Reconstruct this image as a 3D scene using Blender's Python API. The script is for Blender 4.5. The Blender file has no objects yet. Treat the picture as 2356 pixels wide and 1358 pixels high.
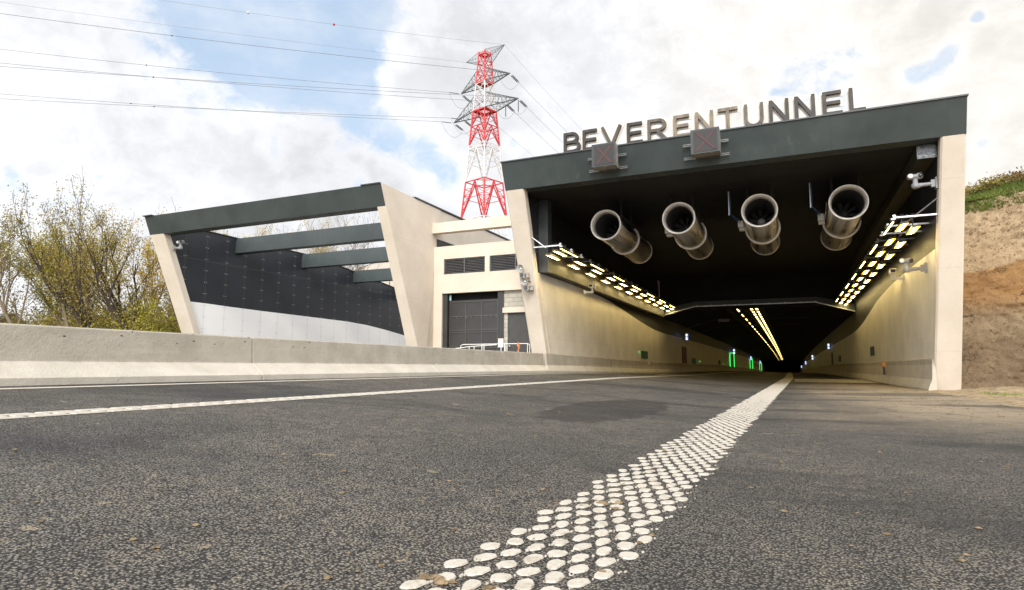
import bpy, math, random
from math import sin, cos, pi, radians, sqrt, exp
from mathutils import Vector, Matrix

sc = bpy.context.scene
COL = sc.collection

# ------------------------------------------------------------------ helpers
class MB:
    """collects geometry for one mesh object (world coordinates)"""
    def __init__(s): s.v = []; s.f = []; s.sm = []
    def add(s, vs, fs, smooth=False):
        n = len(s.v); s.v += [tuple(p) for p in vs]
        s.f += [tuple(i + n for i in f) for f in fs]; s.sm += [smooth] * len(fs)
    def box(s, x0, x1, y0, y1, z0, z1):
        s.add([(x0,y0,z0),(x1,y0,z0),(x1,y1,z0),(x0,y1,z0),(x0,y0,z1),(x1,y0,z1),(x1,y1,z1),(x0,y1,z1)],
              [(0,3,2,1),(4,5,6,7),(0,1,5,4),(1,2,6,5),(2,3,7,6),(3,0,4,7)])
    def hexa(s, p):   # 8 points: bottom loop 4, top loop 4
        s.add(p, [(0,3,2,1),(4,5,6,7),(0,1,5,4),(1,2,6,5),(2,3,7,6),(3,0,4,7)])
    def prism(s, loop, off):   # loop of 3d points, extruded by vector
        n = len(loop); o = Vector(off)
        vs = [Vector(p) for p in loop] + [Vector(p) + o for p in loop]
        s.add(vs, [tuple(range(n))[::-1], tuple(range(n, 2*n))] + [(i, (i+1) % n, (i+1) % n + n, i + n) for i in range(n)])
    def bar(s, a, b, w, h=None, up=(0,0,1)):
        a = Vector(a); b = Vector(b); d = b - a
        if d.length < 1e-6: return
        d.normalize(); h = h or w; u = Vector(up)
        if abs(d.dot(u)) > .98: u = Vector((1,0,0))
        x = d.cross(u).normalized(); y = x.cross(d)
        c = [(-1,-1),(1,-1),(1,1),(-1,1)]
        vs = [p + x*(i*w/2) + y*(j*h/2) for p in (a, b) for i, j in c]
        s.add(vs, [(0,1,2,3),(7,6,5,4),(0,4,5,1),(1,5,6,2),(2,6,7,3),(3,7,4,0)])
    def tube(s, pts, r, n=8, cap=True, smooth=True):
        pts = [Vector(p) for p in pts]; rs = r if isinstance(r, (list, tuple)) else [r]*len(pts)
        rings = []; ref = None
        for i, p in enumerate(pts):
            d = (pts[min(i+1, len(pts)-1)] - pts[max(i-1, 0)])
            d = d.normalized() if d.length > 1e-9 else Vector((0,0,1))
            if ref is None: ref = Vector((0,0,1)) if abs(d.z) < .9 else Vector((1,0,0))
            x = d.cross(ref).normalized(); y = x.cross(d); ref = y if y.length > .1 else ref
            rings.append([p + (x*cos(2*pi*k/n) + y*sin(2*pi*k/n))*rs[i] for k in range(n)])
        vs = [q for g in rings for q in g]; fs = []
        for i in range(len(rings)-1):
            for k in range(n):
                fs.append((i*n+k, i*n+(k+1) % n, (i+1)*n+(k+1) % n, (i+1)*n+k))
        s.add(vs, fs, smooth)
        if cap:
            s.add(rings[0], [tuple(range(n))]); s.add(rings[-1], [tuple(range(n))[::-1]])
    def lathe(s, c, axis, prof, n=32, smooth=True, closed=False):
        """prof: list of (t, r) along axis from c"""
        c = Vector(c); a = Vector(axis).normalized(); ref = Vector((0,0,1)) if abs(a.z) < .9 else Vector((1,0,0))
        x = a.cross(ref).normalized(); y = x.cross(a); vs = []
        for t, r in prof:
            for k in range(n): vs.append(c + a*t + (x*cos(2*pi*k/n) + y*sin(2*pi*k/n))*r)
        m = len(prof); fs = []
        for i in range(m if closed else m-1):
            j = (i+1) % m
            for k in range(n): fs.append((i*n+k, i*n+(k+1) % n, j*n+(k+1) % n, j*n+k))
        s.add(vs, fs, smooth)
    def build(s, name, m, parent=None, **kw):
        me = bpy.data.meshes.new(name); me.from_pydata(s.v, [], s.f); me.update()
        me.polygons.foreach_set('use_smooth', s.sm)
        me.materials.append(m)
        o = bpy.data.objects.new(name, me); COL.objects.link(o)
        if parent is not None: attach(o, parent)
        for k, v in kw.items(): o[k] = v
        return o

def attach(o, parent):
    o.parent = parent
    # parts are modelled in world coordinates; a part that is itself a child already sits at the origin
    o.matrix_parent_inverse = Matrix.Translation(-parent.location)

def thing(name, loc, label, cat, group=None):
    o = bpy.data.objects.new(name, None); o.empty_display_size = .2; COL.objects.link(o); o.location = loc
    o['label'] = label; o['category'] = cat
    if group: o['group'] = group
    return o
def tag(o, label, cat, group=None):
    o['label'] = label; o['category'] = cat
    if group: o['group'] = group
    return o
def dup(root, delta, label, group=None):
    r = root.copy(); COL.objects.link(r); r.location = root.location + Vector(delta); r['label'] = label
    if group: r['group'] = group
    for ch in list(root.children):
        c = ch.copy(); COL.objects.link(c); c.parent = r; c.matrix_parent_inverse = ch.matrix_parent_inverse.copy()
        for g in list(ch.children):
            d = g.copy(); COL.objects.link(d); d.parent = c; d.matrix_parent_inverse = g.matrix_parent_inverse.copy()
    return r

# ------------------------------------------------------------------ material helpers
class NT:
    def __init__(s, name):
        s.m = bpy.data.materials.new(name); s.m.use_nodes = True; s.t = s.m.node_tree
        s.b = s.t.nodes['Principled BSDF']; s._c = None
    def n(s, typ, **kw):
        x = s.t.nodes.new(typ)
        for k, v in kw.items(): setattr(x, k, v)
        return x
    def link(s, a, b): s.t.links.new(a, b)
    def co(s):
        if s._c is None: s._c = s.n('ShaderNodeTexCoord').outputs['Object']
        return s._c
    def mapped(s, scale):
        m = s.n('ShaderNodeMapping'); m.inputs['Scale'].default_value = scale; s.link(s.co(), m.inputs['Vector']); return m.outputs[0]
    def noise(s, scale, detail=4, rough=.55, vec=None, out='Fac', dist=0):
        x = s.n('ShaderNodeTexNoise'); x.inputs['Scale'].default_value = scale; x.inputs['Detail'].default_value = detail
        x.inputs['Roughness'].default_value = rough; x.inputs['Distortion'].default_value = dist
        s.link(vec if vec is not None else s.co(), x.inputs['Vector']); return x.outputs[out]
    def vor(s, scale, feature='F1', out='Distance', vec=None, rnd=1.0):
        x = s.n('ShaderNodeTexVoronoi', feature=feature); x.inputs['Scale'].default_value = scale
        x.inputs['Randomness'].default_value = rnd
        s.link(vec if vec is not None else s.co(), x.inputs['Vector']); return x.outputs[out]
    def math(s, op, a, b=None, c=None, clamp=False):
        x = s.n('ShaderNodeMath', operation=op, use_clamp=clamp)
        for i, v in enumerate((a, b, c)):
            if v is None: continue
            if isinstance(v, (int, float)): x.inputs[i].default_value = v
            else: s.link(v, x.inputs[i])
        return x.outputs[0]
    def ramp(s, f, a, b, lo=0., hi=1.):
        x = s.n('ShaderNodeMapRange'); x.interpolation_type = 'SMOOTHSTEP'
        for i, v in ((1, a), (2, b), (3, lo), (4, hi)): x.inputs[i].default_value = v
        s.link(f, x.inputs[0]); return x.outputs[0]
    def mix(s, f, a, b, blend='MIX'):
        x = s.n('ShaderNodeMix', data_type='RGBA', blend_type=blend)
        for i, v in ((0, f), (6, a), (7, b)):
            if isinstance(v, (int, float)): x.inputs[i].default_value = v
            elif isinstance(v, tuple): x.inputs[i].default_value = (*v, 1) if len(v) == 3 else v
            else: s.link(v, x.inputs[i])
        return x.outputs[2]
    def sep(s):
        x = s.n('ShaderNodeSeparateXYZ'); s.link(s.co(), x.inputs[0]); return x.outputs
    def bump(s, h, strength=.3, dist=.01):
        x = s.n('ShaderNodeBump'); x.inputs['Strength'].default_value = strength; x.inputs['Distance'].default_value = dist
        s.link(h, x.inputs['Height']); s.link(x.outputs[0], s.b.inputs['Normal']); return x
    def set(s, **kw):
        for k, v in kw.items():
            i = s.b.inputs[k.replace('_', ' ')]
            if isinstance(v, (int, float)): i.default_value = v
            elif isinstance(v, tuple): i.default_value = (*v, 1) if len(v) == 3 else v
            else: s.link(v, i)
        return s

def simple(name, col, rough=.6, metal=0., var=.12, scale=3., bump=0, bscale=60, spec=.5):
    t = NT(name)
    f = t.noise(scale, 5, .6)
    lo = tuple(c*(1-var) for c in col); hi = tuple(min(1, c*(1+var)) for c in col)
    t.set(Base_Color=t.mix(t.ramp(f, .3, .7), lo, hi), Roughness=rough, Metallic=metal, Specular_IOR_Level=spec)
    if bump: t.bump(t.noise(bscale, 3), bump, .01)
    return t.m
def emis(name, col, strength):
    t = NT(name); t.set(Base_Color=(.02,.02,.02), Emission_Color=col, Emission_Strength=strength, Roughness=.5)
    # a slight hot centre pattern of the diodes
    return t.m

M = {}
# painted concrete of the portal, beige with faint cloudiness, pour marks and fine grain
def beige():
    t = NT('beige_concrete')
    a = t.noise(.7, 6, .6); b = t.noise(9, 4, .6); st = t.noise(2.2, 4, .6, t.mapped((3, 3, .25)))
    c = t.mix(t.ramp(a, .3, .72), (.60,.525,.43), (.68,.605,.505))
    c = t.mix(t.math('MULTIPLY', t.ramp(b, .45, .8), .18), c, (.50,.42,.34))
    c = t.mix(t.math('MULTIPLY', t.ramp(st, .56, .8), .20), c, (.44,.37,.30))
    z = t.sep()[2]; l = t.math('LESS_THAN', t.math('ABSOLUTE', t.math('SUBTRACT', t.math('FRACT', t.math('MULTIPLY', z, .4)), .5)), .004)
    c = t.mix(t.math('MULTIPLY', l, .22), c, (.35,.29,.24))
    t.set(Base_Color=c, Roughness=.82, Specular_IOR_Level=.3)
    t.bump(t.math('ADD', t.noise(70, 4), t.math('MULTIPLY', t.noise(6, 3), 1.5)), .25, .008)
    return t.m
M['beige'] = beige()
# dark green-grey painted steel of the fascias: faint streaks
def fascia():
    t = NT('dark_green_steel')
    st = t.noise(1.6, 6, .65, t.mapped((2.2, 2.2, .18))); a = t.noise(.5, 4)
    c = t.mix(t.ramp(a, .3, .7), (.036,.047,.047), (.052,.066,.065))
    c = t.mix(t.math('MULTIPLY', t.ramp(st, .60, .78), .30), c, (.16,.18,.165))
    x = t.sep()[0]; l = t.math('LESS_THAN', t.math('ABSOLUTE', t.math('SUBTRACT', t.math('FRACT', t.math('MULTIPLY', x, .333)), .5)), .0022)
    c = t.mix(t.math('MULTIPLY', l, .5), c, (.02,.03,.028))
    t.set(Base_Color=c, Roughness=t.ramp(t.noise(3, 5), .3, .7, .38, .55), Specular_IOR_Level=.5)
    t.bump(t.noise(40, 3), .08, .004)
    return t.m
M['fascia'] = fascia()
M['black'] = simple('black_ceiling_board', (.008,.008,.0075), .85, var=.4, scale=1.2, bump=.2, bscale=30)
M['dark_steel'] = simple('dark_steel', (.03,.034,.036), .5, var=.2)
M['galv'] = simple('galvanised_steel', (.55,.55,.53), .38, .85, var=.2, scale=8)
M['galv_dim'] = simple('dark_bracket_steel', (.16,.16,.15), .5, .6, var=.2)
M['grey_cast'] = simple('grey_painted_casting', (.24,.245,.25), .45, var=.1, scale=5)
M['white_paint'] = simple('white_railing_paint', (.75,.75,.72), .4, var=.06)
M['coping'] = simple('dark_coping', (.03,.035,.037), .4)
M['flash'] = simple('pale_flashing', (.6,.6,.6), .4, .5)

def cladding(name, base, joint, bolt, y0, jw=.012, hz=(), rough=.45, jf=1., bf=1., mott=1.):
    """sheet cladding: vertical joints every 1.31 m along Y, screw pairs beside them"""
    t = NT(name); x, y, z = t.sep()
    f = t.math('FRACT', t.math('MULTIPLY', t.math('SUBTRACT', y, y0), 1/1.31))
    d = t.math('MULTIPLY', t.math('MINIMUM', f, t.math('SUBTRACT', 1., f)), 1.31)
    j = t.math('LESS_THAN', d, jw)
    for hzv in hz:
        j = t.math('MAXIMUM', j, t.math('LESS_THAN', t.math('ABSOLUTE', t.math('SUBTRACT', z, hzv)), jw))
    zf = t.math('FRACT', t.math('MULTIPLY', z, 1/.62))
    zd = t.math('MULTIPLY', t.math('ABSOLUTE', t.math('SUBTRACT', zf, .5)), .62)
    b = t.math('MULTIPLY', t.math('LESS_THAN', t.math('ABSOLUTE', t.math('SUBTRACT', d, .07)), .015), t.math('LESS_THAN', zd, .015))
    n = t.noise(.8, 5, .6); g = t.noise(1.5, 5, .65, t.mapped((1, 2, .2)))
    c = t.mix(t.ramp(n, .3, .7), tuple(v*(1-.1*mott) for v in base), tuple(min(1, v*(1+.08*mott)) for v in base))
    c = t.mix(t.math('MULTIPLY', t.ramp(g, .58, .8), .15*mott), c, tuple(v*.6 for v in base))
    # panel to panel tone
    wn = t.n('ShaderNodeTexWhiteNoise', noise_dimensions='1D')
    t.link(t.math('FLOOR', t.math('MULTIPLY', t.math('SUBTRACT', y, y0), 1/1.31)), wn.inputs['W'])
    c = t.mix(t.math('MULTIPLY', wn.outputs[0], .10), c, tuple(v*.7 for v in base))
    c = t.mix(t.math('MULTIPLY', j, jf), c, joint); c = t.mix(t.math('MULTIPLY', b, bf), c, bolt)
    t.set(Base_Color=c, Roughness=rough, Specular_IOR_Level=.45)
    return t.m
M['clad_dark'] = cladding('dark_blue_cladding', (.022,.025,.031), (.10,.095,.085), (.7,.68,.63), 22.37, .008, (6.42, 2.95), .42, .9, 1.)
M['clad_white'] = cladding('white_cladding', (.90,.89,.87), (.40,.31,.28), (.12,.11,.1), 22.37, .008, (), .4, .75, .9, .25)
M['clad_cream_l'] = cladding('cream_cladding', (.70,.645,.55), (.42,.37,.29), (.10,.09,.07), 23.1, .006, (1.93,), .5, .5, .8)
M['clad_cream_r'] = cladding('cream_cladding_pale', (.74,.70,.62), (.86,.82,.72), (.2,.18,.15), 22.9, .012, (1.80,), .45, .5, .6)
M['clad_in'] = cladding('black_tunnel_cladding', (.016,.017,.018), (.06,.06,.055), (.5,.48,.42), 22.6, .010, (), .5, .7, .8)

def concrete():
    t = NT('barrier_concrete')
    x, y, z = t.sep()
    a = t.noise(1.3, 6, .65); b = t.noise(14, 5, .7); s1 = t.noise(2.0, 5, .6, t.mapped((1, .5, 5)))
    c = t.mix(t.ramp(a, .3, .7), (.37,.335,.275), (.52,.475,.395))
    c = t.mix(t.math('MULTIPLY', t.ramp(b, .45, .75), .35), c, (.30,.28,.24))
    c = t.mix(t.math('MULTIPLY', t.ramp(s1, .5, .8), .35), c, (.62,.59,.53))
    # trapped air holes, some spots of rust
    v = t.n('ShaderNodeTexVoronoi'); v.inputs['Scale'].default_value = 11; t.link(t.mapped((1, .6, 1.5)), v.inputs['Vector'])
    hs = t.n('ShaderNodeSeparateColor'); t.link(v.outputs['Color'], hs.inputs[0])
    hole = t.math('MULTIPLY', t.math('LESS_THAN', v.outputs['Distance'], t.math('MULTIPLY', hs.outputs[0], .15)), t.math('GREATER_THAN', hs.outputs[1], .5))
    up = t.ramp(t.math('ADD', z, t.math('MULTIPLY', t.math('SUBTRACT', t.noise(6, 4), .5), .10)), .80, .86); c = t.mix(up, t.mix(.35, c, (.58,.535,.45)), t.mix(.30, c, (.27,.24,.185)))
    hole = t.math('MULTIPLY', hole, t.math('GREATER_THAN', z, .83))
    c = t.mix(hole, c, (.05,.045,.04))
    r = t.ramp(t.noise(1.1, 6, .7, t.mapped((1,1,2))), .70, .78)
    c = t.mix(t.math('MULTIPLY', r, .5), c, (.55,.36,.18))
    t.set(Base_Color=c, Roughness=.9, Specular_IOR_Level=.25)
    t.bump(t.math('SUBTRACT', t.math('ADD', t.noise(30, 6, .7), t.noise(5, 4)), t.math('MULTIPLY', hole, 2.)), .8, .015)
    return t.m
M['concrete'] = concrete()

def asphalt():
    t = NT('asphalt')
    x, y, z = t.sep()
    warp = t.n('ShaderNodeVectorMath', operation='ADD')
    nz = t.n('ShaderNodeTexNoise'); nz.inputs['Scale'].default_value = 60; t.link(t.co(), nz.inputs['Vector'])
    sc_ = t.n('ShaderNodeVectorMath', operation='SCALE'); sc_.inputs['Scale'].default_value = .008; t.link(nz.outputs['Color'], sc_.inputs[0])
    t.link(t.co(), warp.inputs[0]); t.link(sc_.outputs[0], warp.inputs[1]); wv = warp.outputs[0]
    v = t.n('ShaderNodeTexVoronoi'); v.inputs['Scale'].default_value = 80; t.link(wv, v.inputs['Vector'])
    v2 = t.n('ShaderNodeTexVoronoi'); v2.inputs['Scale'].default_value = 160; t.link(wv, v2.inputs['Vector'])
    hs = t.n('ShaderNodeSeparateColor'); t.link(v.outputs['Color'], hs.inputs[0])
    c = t.mix(t.ramp(hs.outputs[0], .1, .9), (.050,.046,.041), (.185,.170,.146))
    edge = t.ramp(v.outputs['Distance'], .36, .60)
    # dust lies in patches; the gaps get only a trace of it
    big = t.noise(.55, 5, .55, t.mapped((1, .55, 1))); mid = t.noise(5.5, 6, .75)
    dust = t.math('ADD', t.math('MULTIPLY', t.ramp(big, .36, .60), t.ramp(mid, .36, .62)), .13, clamp=True)
    wx = t.math('ADD', x, t.math('MULTIPLY', t.math('SUBTRACT', t.noise(.35, 5, .6, t.mapped((1,.4,1))), .5), 5.))
    soil = t.math('MULTIPLY', t.ramp(wx, -.4, 2.4), t.math('MULTIPLY', t.ramp(y, 7.5, 13), t.ramp(y, 34, 28)))
    soil = t.math('MULTIPLY', soil, t.ramp(t.noise(2.2, 6, .75, t.mapped((1,.5,1))), .26, .52))
    # dust clings to some stones more than to others
    dm = t.math('MULTIPLY', dust, t.ramp(hs.outputs[1], .05, .85))
    c = t.mix(t.math('MULTIPLY', dm, .70), c, (.34,.29,.21))
    tops = t.math('GREATER_THAN', hs.outputs[2], .93); c = t.mix(t.math('MULTIPLY', tops, .6), c, (.26,.245,.21))
    c = t.mix(t.math('MULTIPLY', edge, .88), c, t.mix(t.math('MULTIPLY', dust, .10), (.006,.006,.006), (.2,.17,.12)))  # gaps painted near black as the shade between the stones
    cake = t.math('MULTIPLY', t.ramp(t.noise(3.1, 6, .65, t.mapped((1,1.3,1))), .665, .70), .8)
    c = t.mix(cake, c, (.33,.265,.17))
    c = t.mix(t.math('MULTIPLY', soil, .88), c, t.mix(mid, (.27,.205,.13), (.46,.37,.25)))
    # damp patch and tyre polish
    px = t.math('DIVIDE', t.math('ADD', x, 2.55), .75); py = t.math('DIVIDE', t.math('SUBTRACT', y, 9.6), 2.6)
    dd = t.math('ADD', t.math('MULTIPLY', px, px), t.math('MULTIPLY', py, py))
    damp = t.ramp(t.math('ADD', dd, t.math('MULTIPLY', t.noise(2.5, 4), .9)), 1.45, 1.25)
    c = t.mix(t.math('MULTIPLY', damp, .65), c, (.018,.0135,.013))
    tr = t.ramp(t.noise(.30, 4, .55, t.mapped((.5, 1.3, 1))), .50, .62)
    c = t.mix(t.math('MULTIPLY', tr, .62), c, (.016,.016,.018))
    t.set(Base_Color=c, Roughness=t.ramp(t.noise(2, 4), .3, .7, .62, .82), Specular_IOR_Level=.35)
    h = t.math('SUBTRACT', t.math('MULTIPLY', t.math('MULTIPLY', v.outputs['Distance'], v.outputs['Distance']), -2.2), t.math('MULTIPLY', v2.outputs['Distance'], .35))
    h = t.math('ADD', h, t.math('MULTIPLY', hs.outputs[1], .5))
    t.bump(h, 1., .009)
    return t.m
M['asphalt'] = asphalt()
def roadpaint():
    t = NT('road_paint')
    a = t.noise(9, 6, .7); b = t.noise(60, 4, .7)
    c = t.mix(t.ramp(a, .45, .75), (.46,.425,.36), (.34,.29,.22))
    c = t.mix(t.math('MULTIPLY', t.ramp(b, .53, .68), .6), c, (.27,.19,.11))
    t.set(Base_Color=c, Roughness=.7); t.bump(b, .3, .003)
    return t.m
M['paint'] = roadpaint()
def soil():
    t = NT('cut_soil'); x, y, z = t.sep()
    zz = t.math('ADD', z, t.math('MULTIPLY', t.math('SUBTRACT', t.noise(.45, 4), .5), .9))
    a = t.noise(2.2, 8, .72); b = t.noise(16, 6, .75); st = t.noise(1.6, 7, .7, t.mapped((.35, .35, 3.5)))
    top = t.mix(a, (.30,.21,.115), (.56,.42,.26)); mid = t.mix(st, (.20,.10,.036), (.44,.26,.11)); low = t.mix(a, (.17,.12,.066), (.38,.285,.175))
    low2 = t.mix(st, (.12,.082,.048), (.28,.20,.12))
    c = t.mix(t.ramp(zz, 4.15, 4.3), mid, top); c = t.mix(t.ramp(zz, 3.3, 2.3), c, low); c = t.mix(t.ramp(zz, 2.1, 1.1), c, low2)
    vd = t.n('ShaderNodeTexVoronoi', feature='DISTANCE_TO_EDGE'); vd.inputs['Scale'].default_value = 1.9
    nzz = t.n('ShaderNodeTexNoise'); nzz.inputs['Scale'].default_value = 3; nzz.inputs['Detail'].default_value = 6; t.link(t.co(), nzz.inputs['Vector'])
    wv = t.n('ShaderNodeVectorMath', operation='MULTIPLY_ADD'); t.link(nzz.outputs['Color'], wv.inputs[0]); wv.inputs[1].default_value = (.9,.9,.9); t.link(t.co(), wv.inputs[2])
    t.link(wv.outputs[0], vd.inputs['Vector'])
    crack = t.math('MULTIPLY', t.ramp(vd.outputs[0], .028, .0), t.ramp(t.noise(.9, 3), .50, .62))
    c = t.mix(t.math('MULTIPLY', crack, .35), c, (.06,.04,.025)); fb_ = t.noise(38, 6, .8); c = t.mix(t.ramp(fb_, .47, .38), c, t.mix(.75, c, (.05,.035,.02))); c = t.mix(t.ramp(fb_, .58, .66), c, t.mix(.45, c, (.60,.50,.37)))
    c = t.mix(t.ramp(b, .60, .72), c, t.mix(.5, c, (.55,.48,.38))); c = t.mix(t.ramp(b, .40, .28), c, t.mix(.65, c, (.07,.05,.03)))
    t.set(Base_Color=c, Roughness=.95, Specular_IOR_Level=.15)
    t.bump(t.math('ADD', t.math('ADD', t.math('MULTIPLY', a, 2.), b), t.math('MULTIPLY', crack, -1.5)), .9, .06)
    return t.m
M['soil'] = soil()
M['dirt'] = simple('dry_dirt', (.27,.205,.125), .95, var=.4, scale=5, bump=1., bscale=40, spec=.15)
M['clod'] = simple('mud_clod', (.20,.145,.085), .95, var=.4, scale=20, bump=.8, bscale=90, spec=.15)
M['verge'] = simple('verge_ground', (.16,.13,.075), .95, var=.4, scale=1.5, bump=.6, bscale=12, spec=.15)

# ------------------------------------------------------------------ ground profile
def D(y): return -4.3e-5*(y-48)**2 if y > 48 else 0.
def K(y): return 1. if y < 24 else max(.6, 1 - (y-24)*.0185)
def zg(x, y):
    r = .068*max(0., -x-.9)*K(y)
    if x < -8.63: r = .068*7.73*K(y)
    r += .02*exp(-((x+2.2)/1.0)**2)*0
    return r + D(y)

ys = [-40,-20,-8,-3,0] + [i*1. for i in range(1, 49)] + [50+4*i for i in range(0, 96)]
# road sheet
mb = MB(); xs = [-8.66,-8.3,-7.5,-6.5,-5.5,-4.5,-3.5,-2.5,-1.6,-1.2,-.9,-.6,0,1,2,3,4.0,4.25]
def grid(mb, xs, ys, f, smooth=True):
    n = len(xs); vs = [(x, y, f(x, y)) for y in ys for x in xs]
    fs = [(j*n+i, j*n+i+1, (j+1)*n+i+1, (j+1)*n+i) for j in range(len(ys)-1) for i in range(n-1)]
    mb.add(vs, fs, smooth)
grid(mb, xs, ys, zg); mb.build('road', M['asphalt'], kind='structure')
# surrounding ground sheet
mb = MB()
def zgr(x, y):
    if x < -9.0: return .45
    if x > 4.1 and y < 30: return -.15
    return -.08 + D(y)*1.2
grid(mb, [-900,-200,-90,-60,-40,-25,-15,-9.05,-9.0,-8.7,4.2,4.6,5.2,6,8,12,20,40,100,900],
     [-900,-200,-60,-20,0,10,20,21.5,23,24,40,60,100,200,440,900], zgr); mb.build('ground', M['verge'], kind='structure')
# dirt verge right of the road
from mathutils import noise as mnoise
def fbm(x, y, z=0., o=4):
    v = 0; a_ = 1.; f = 1.
    for _ in range(o): v += a_*mnoise.noise(Vector((x*f, y*f, z*f+7.3))); a_ *= .55; f *= 2.1
    return v
mb = MB()
def vz(x, y):
    e = max(0., min(1., (x-3.7)/.5))
    z = -.012 + .022*e + .03*e*fbm(x*2.2, y*1.2) + .03*max(0, min(1, (x-4.3)/.7)) + .12*max(0, min(1, (x-4.9)/.9))*max(0, min(1, (y-17)/4))
    return z
VX = [3.6+.09*i for i in range(36)] + [7,7.5,8.2,9,10,12,15,20,30,60]; VY = [-40,-20,-8,0,4,7,9] + [10+.16*i for i in range(92)] + [24.9]
grid(mb, VX, VY, vz); mb.build('dirt_verge', M['dirt'], kind='structure')

# ------------------------------------------------------------------ road markings
random.seed(11)
def linec(y): return (-.91 + .0185*(y-2.0)) if y < 48 else (-.91 + .0185*46 + .002*(y-48))
mb = MB()
def blob(mb, x, y, rx, ry, z):
    n = 14; ph = random.random()*6; vs = []
    tail = random.random()
    for k in range(n):
        a = 2*pi*k/n; r = 1 + .13*sin(2*a+ph) + random.uniform(-.11, .11)
        if tail > .35 and k in (1, 2): r *= 1.22
        vs.append((x + rx*r*cos(a), y + ry*r*sin(a), z))
    m = len(vs); outer = [(px*1.0 + (px-x)*.10, py + (py-y)*.10, z-.006) for px, py, _ in vs]
    mb.add(vs + outer, [tuple(range(m))] + [(k, k+m, (k+1) % m+m, (k+1) % m) for k in range(m)])
i0 = -60
for j in range(-12, 330):
    for i in range(-60, 180):
        X = i*.106 - j*.047; Y = 1.4 + j*.145 - i*.02
        pass
a = (.103, -.020); b = (-.045, .140)
for j in range(0, 420):
    # rows: find i range so that x offset lies inside the line
    for i in range(int((j*.045-.6)/.103)-3, int((j*.045+.6)/.103)+4):
        ox = i*a[0] + j*b[0]; oy = i*a[1] + j*b[1]
        Y = 1.3 + oy
        if Y > 46 or abs(ox) > .285: continue
        X = linec(Y) + ox
        jx = random.uniform(-.004, .004); jy = random.uniform(-.006, .006)
        grow = .90
        blob(mb, X+jx, Y+jy, .035*grow*random.uniform(.92, 1.06), .052*grow*random.uniform(.9, 1.08), zg(X, Y)+.0065)
        if Y < 7:   # little drips between the dots
            for _ in range(random.choice((1, 2, 3))):
                t = random.random(); q = random.uniform(.003, .008)
                dx = .035+.03*t; dy = .045+.035*t
                blob(mb, X+dx+random.uniform(-.008,.008), Y+dy+random.uniform(-.01,.01), q, q*1.6, zg(X, Y)+.004)
mb.build('dotted_edge_line', M['paint'], kind='structure')
def strip(name, pts, w, dz=.005, rag=.0, zf=zg):
    mb = MB(); vs = []
    for x, y in pts:
        vs += [(x-w/2+random.uniform(-rag, rag), y, zf(x-w/2, y)+dz), (x+w/2+random.uniform(-rag, rag), y, zf(x+w/2, y)+dz)]
    mb.add(vs, [(2*k, 2*k+1, 2*k+3, 2*k+2) for k in range(len(pts)-1)])
    return mb.build(name, M['paint'], kind='structure')
strip('edge_line_in_tunnel', [(linec(y), y) for y in [46+3*i for i in range(120)]], .56)
# ribbed lane line made of short raised bars
mb = MB()
y = -6.
while y < 120:
    L = .30 if y < 45 else 1.2
    for k in range(3):
        x = -5.93 + (k-1)*.095 + random.uniform(-.006,.006); yy = y + k*.09
        mb.hexa([(x-.05, yy, zg(x,yy)+.001), (x+.05, yy, zg(x,yy)+.001), (x+.05, yy+L, zg(x,yy+L)+.001), (x-.05, yy+L, zg(x,yy+L)+.001),
                 (x-.045, yy+.02, zg(x,yy)+.010), (x+.045, yy+.02, zg(x,yy)+.010), (x+.045, yy+L-.02, zg(x,yy+L)+.010), (x-.045, yy+L-.02, zg(x,yy+L)+.010)])
    y += L + .035
mb.build('ribbed_lane_line', M['paint'], kind='structure')
strip('outer_edge_line', [(-8.25, y) for y in [-20+2*i for i in range(160)]], .14, .005, .003)
for yy in (35.6, 37.9, 40.2, 42.5):
    mb = MB(); vs = []
    X = [.25 + .41*i for i in range(10)]; w_ = 1.7
    for x in X: vs += [(x, yy - .3*x, zg(x, yy)+.006), (x, yy + w_ - .3*x, zg(x, yy+w_)+.006)]
    mb.add(vs, [(2*k, 2*k+2, 2*k+3, 2*k+1) for k in range(len(X)-1)]); mb.build('shoulder_hatching', M['paint'], kind='structure')

# clods and small stones lying on the asphalt
def clods(name, spots):
    mb = MB()
    for x, y, r in spots:
        z = zg(x, y); n = 9; vs = []; fl = random.uniform(.35, .7)
        for lv, (rr, h) in enumerate(((1, 0), (.95, .35), (.6, .8), (.2, 1.))):
            for k in range(n):
                a_ = 2*pi*k/n + lv*.3; q = r*rr*random.uniform(.6, 1.35); vs.append((x+q*cos(a_)*1.2, y+q*sin(a_), z+h*r*fl*random.uniform(.8, 1.1)+.002))
        fs = [(l*n+k, l*n+(k+1) % n, (l+1)*n+(k+1) % n, (l+1)*n+k) for l in range(3) for k in range(n)] + [tuple(range(3*n, 4*n))]
        mb.add(vs, fs)
    return mb.build(name, M['clod'], kind='stuff', label='brown mud clods and crumbs scattered over the asphalt', category='mud clods')
sp = []
for _ in range(420):
    y = 1.6 + 14*random.random()**1.6; x = random.uniform(-8, 4) * min(1., .35+y/6)
    sp.append((x, y, random.choice((.003,.004,.005,.006,.009,.012))*(1+y/16)))
for _ in range(420):
    y = random.uniform(10, 24); x = random.uniform(.5, 4.2); sp.append((x, y, random.uniform(.006, .02)))
for x, y, r in ((-1.19,1.95,.028),(-1.155,1.965,.026),(-1.12,1.95,.022),(-1.10,1.975,.016),(-.99,1.92,.022),(-.955,1.935,.018),(-.92,1.93,.02),(-.66,2.32,.016),(-.97,3.42,.03),(-.90,3.50,.026),(-.88,3.36,.022),(-.60,2.9,.014),(-.96,1.99,.02)):
    sp.append((x, y, r))
clods('mud_clods', sp)
sp2 = []

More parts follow.
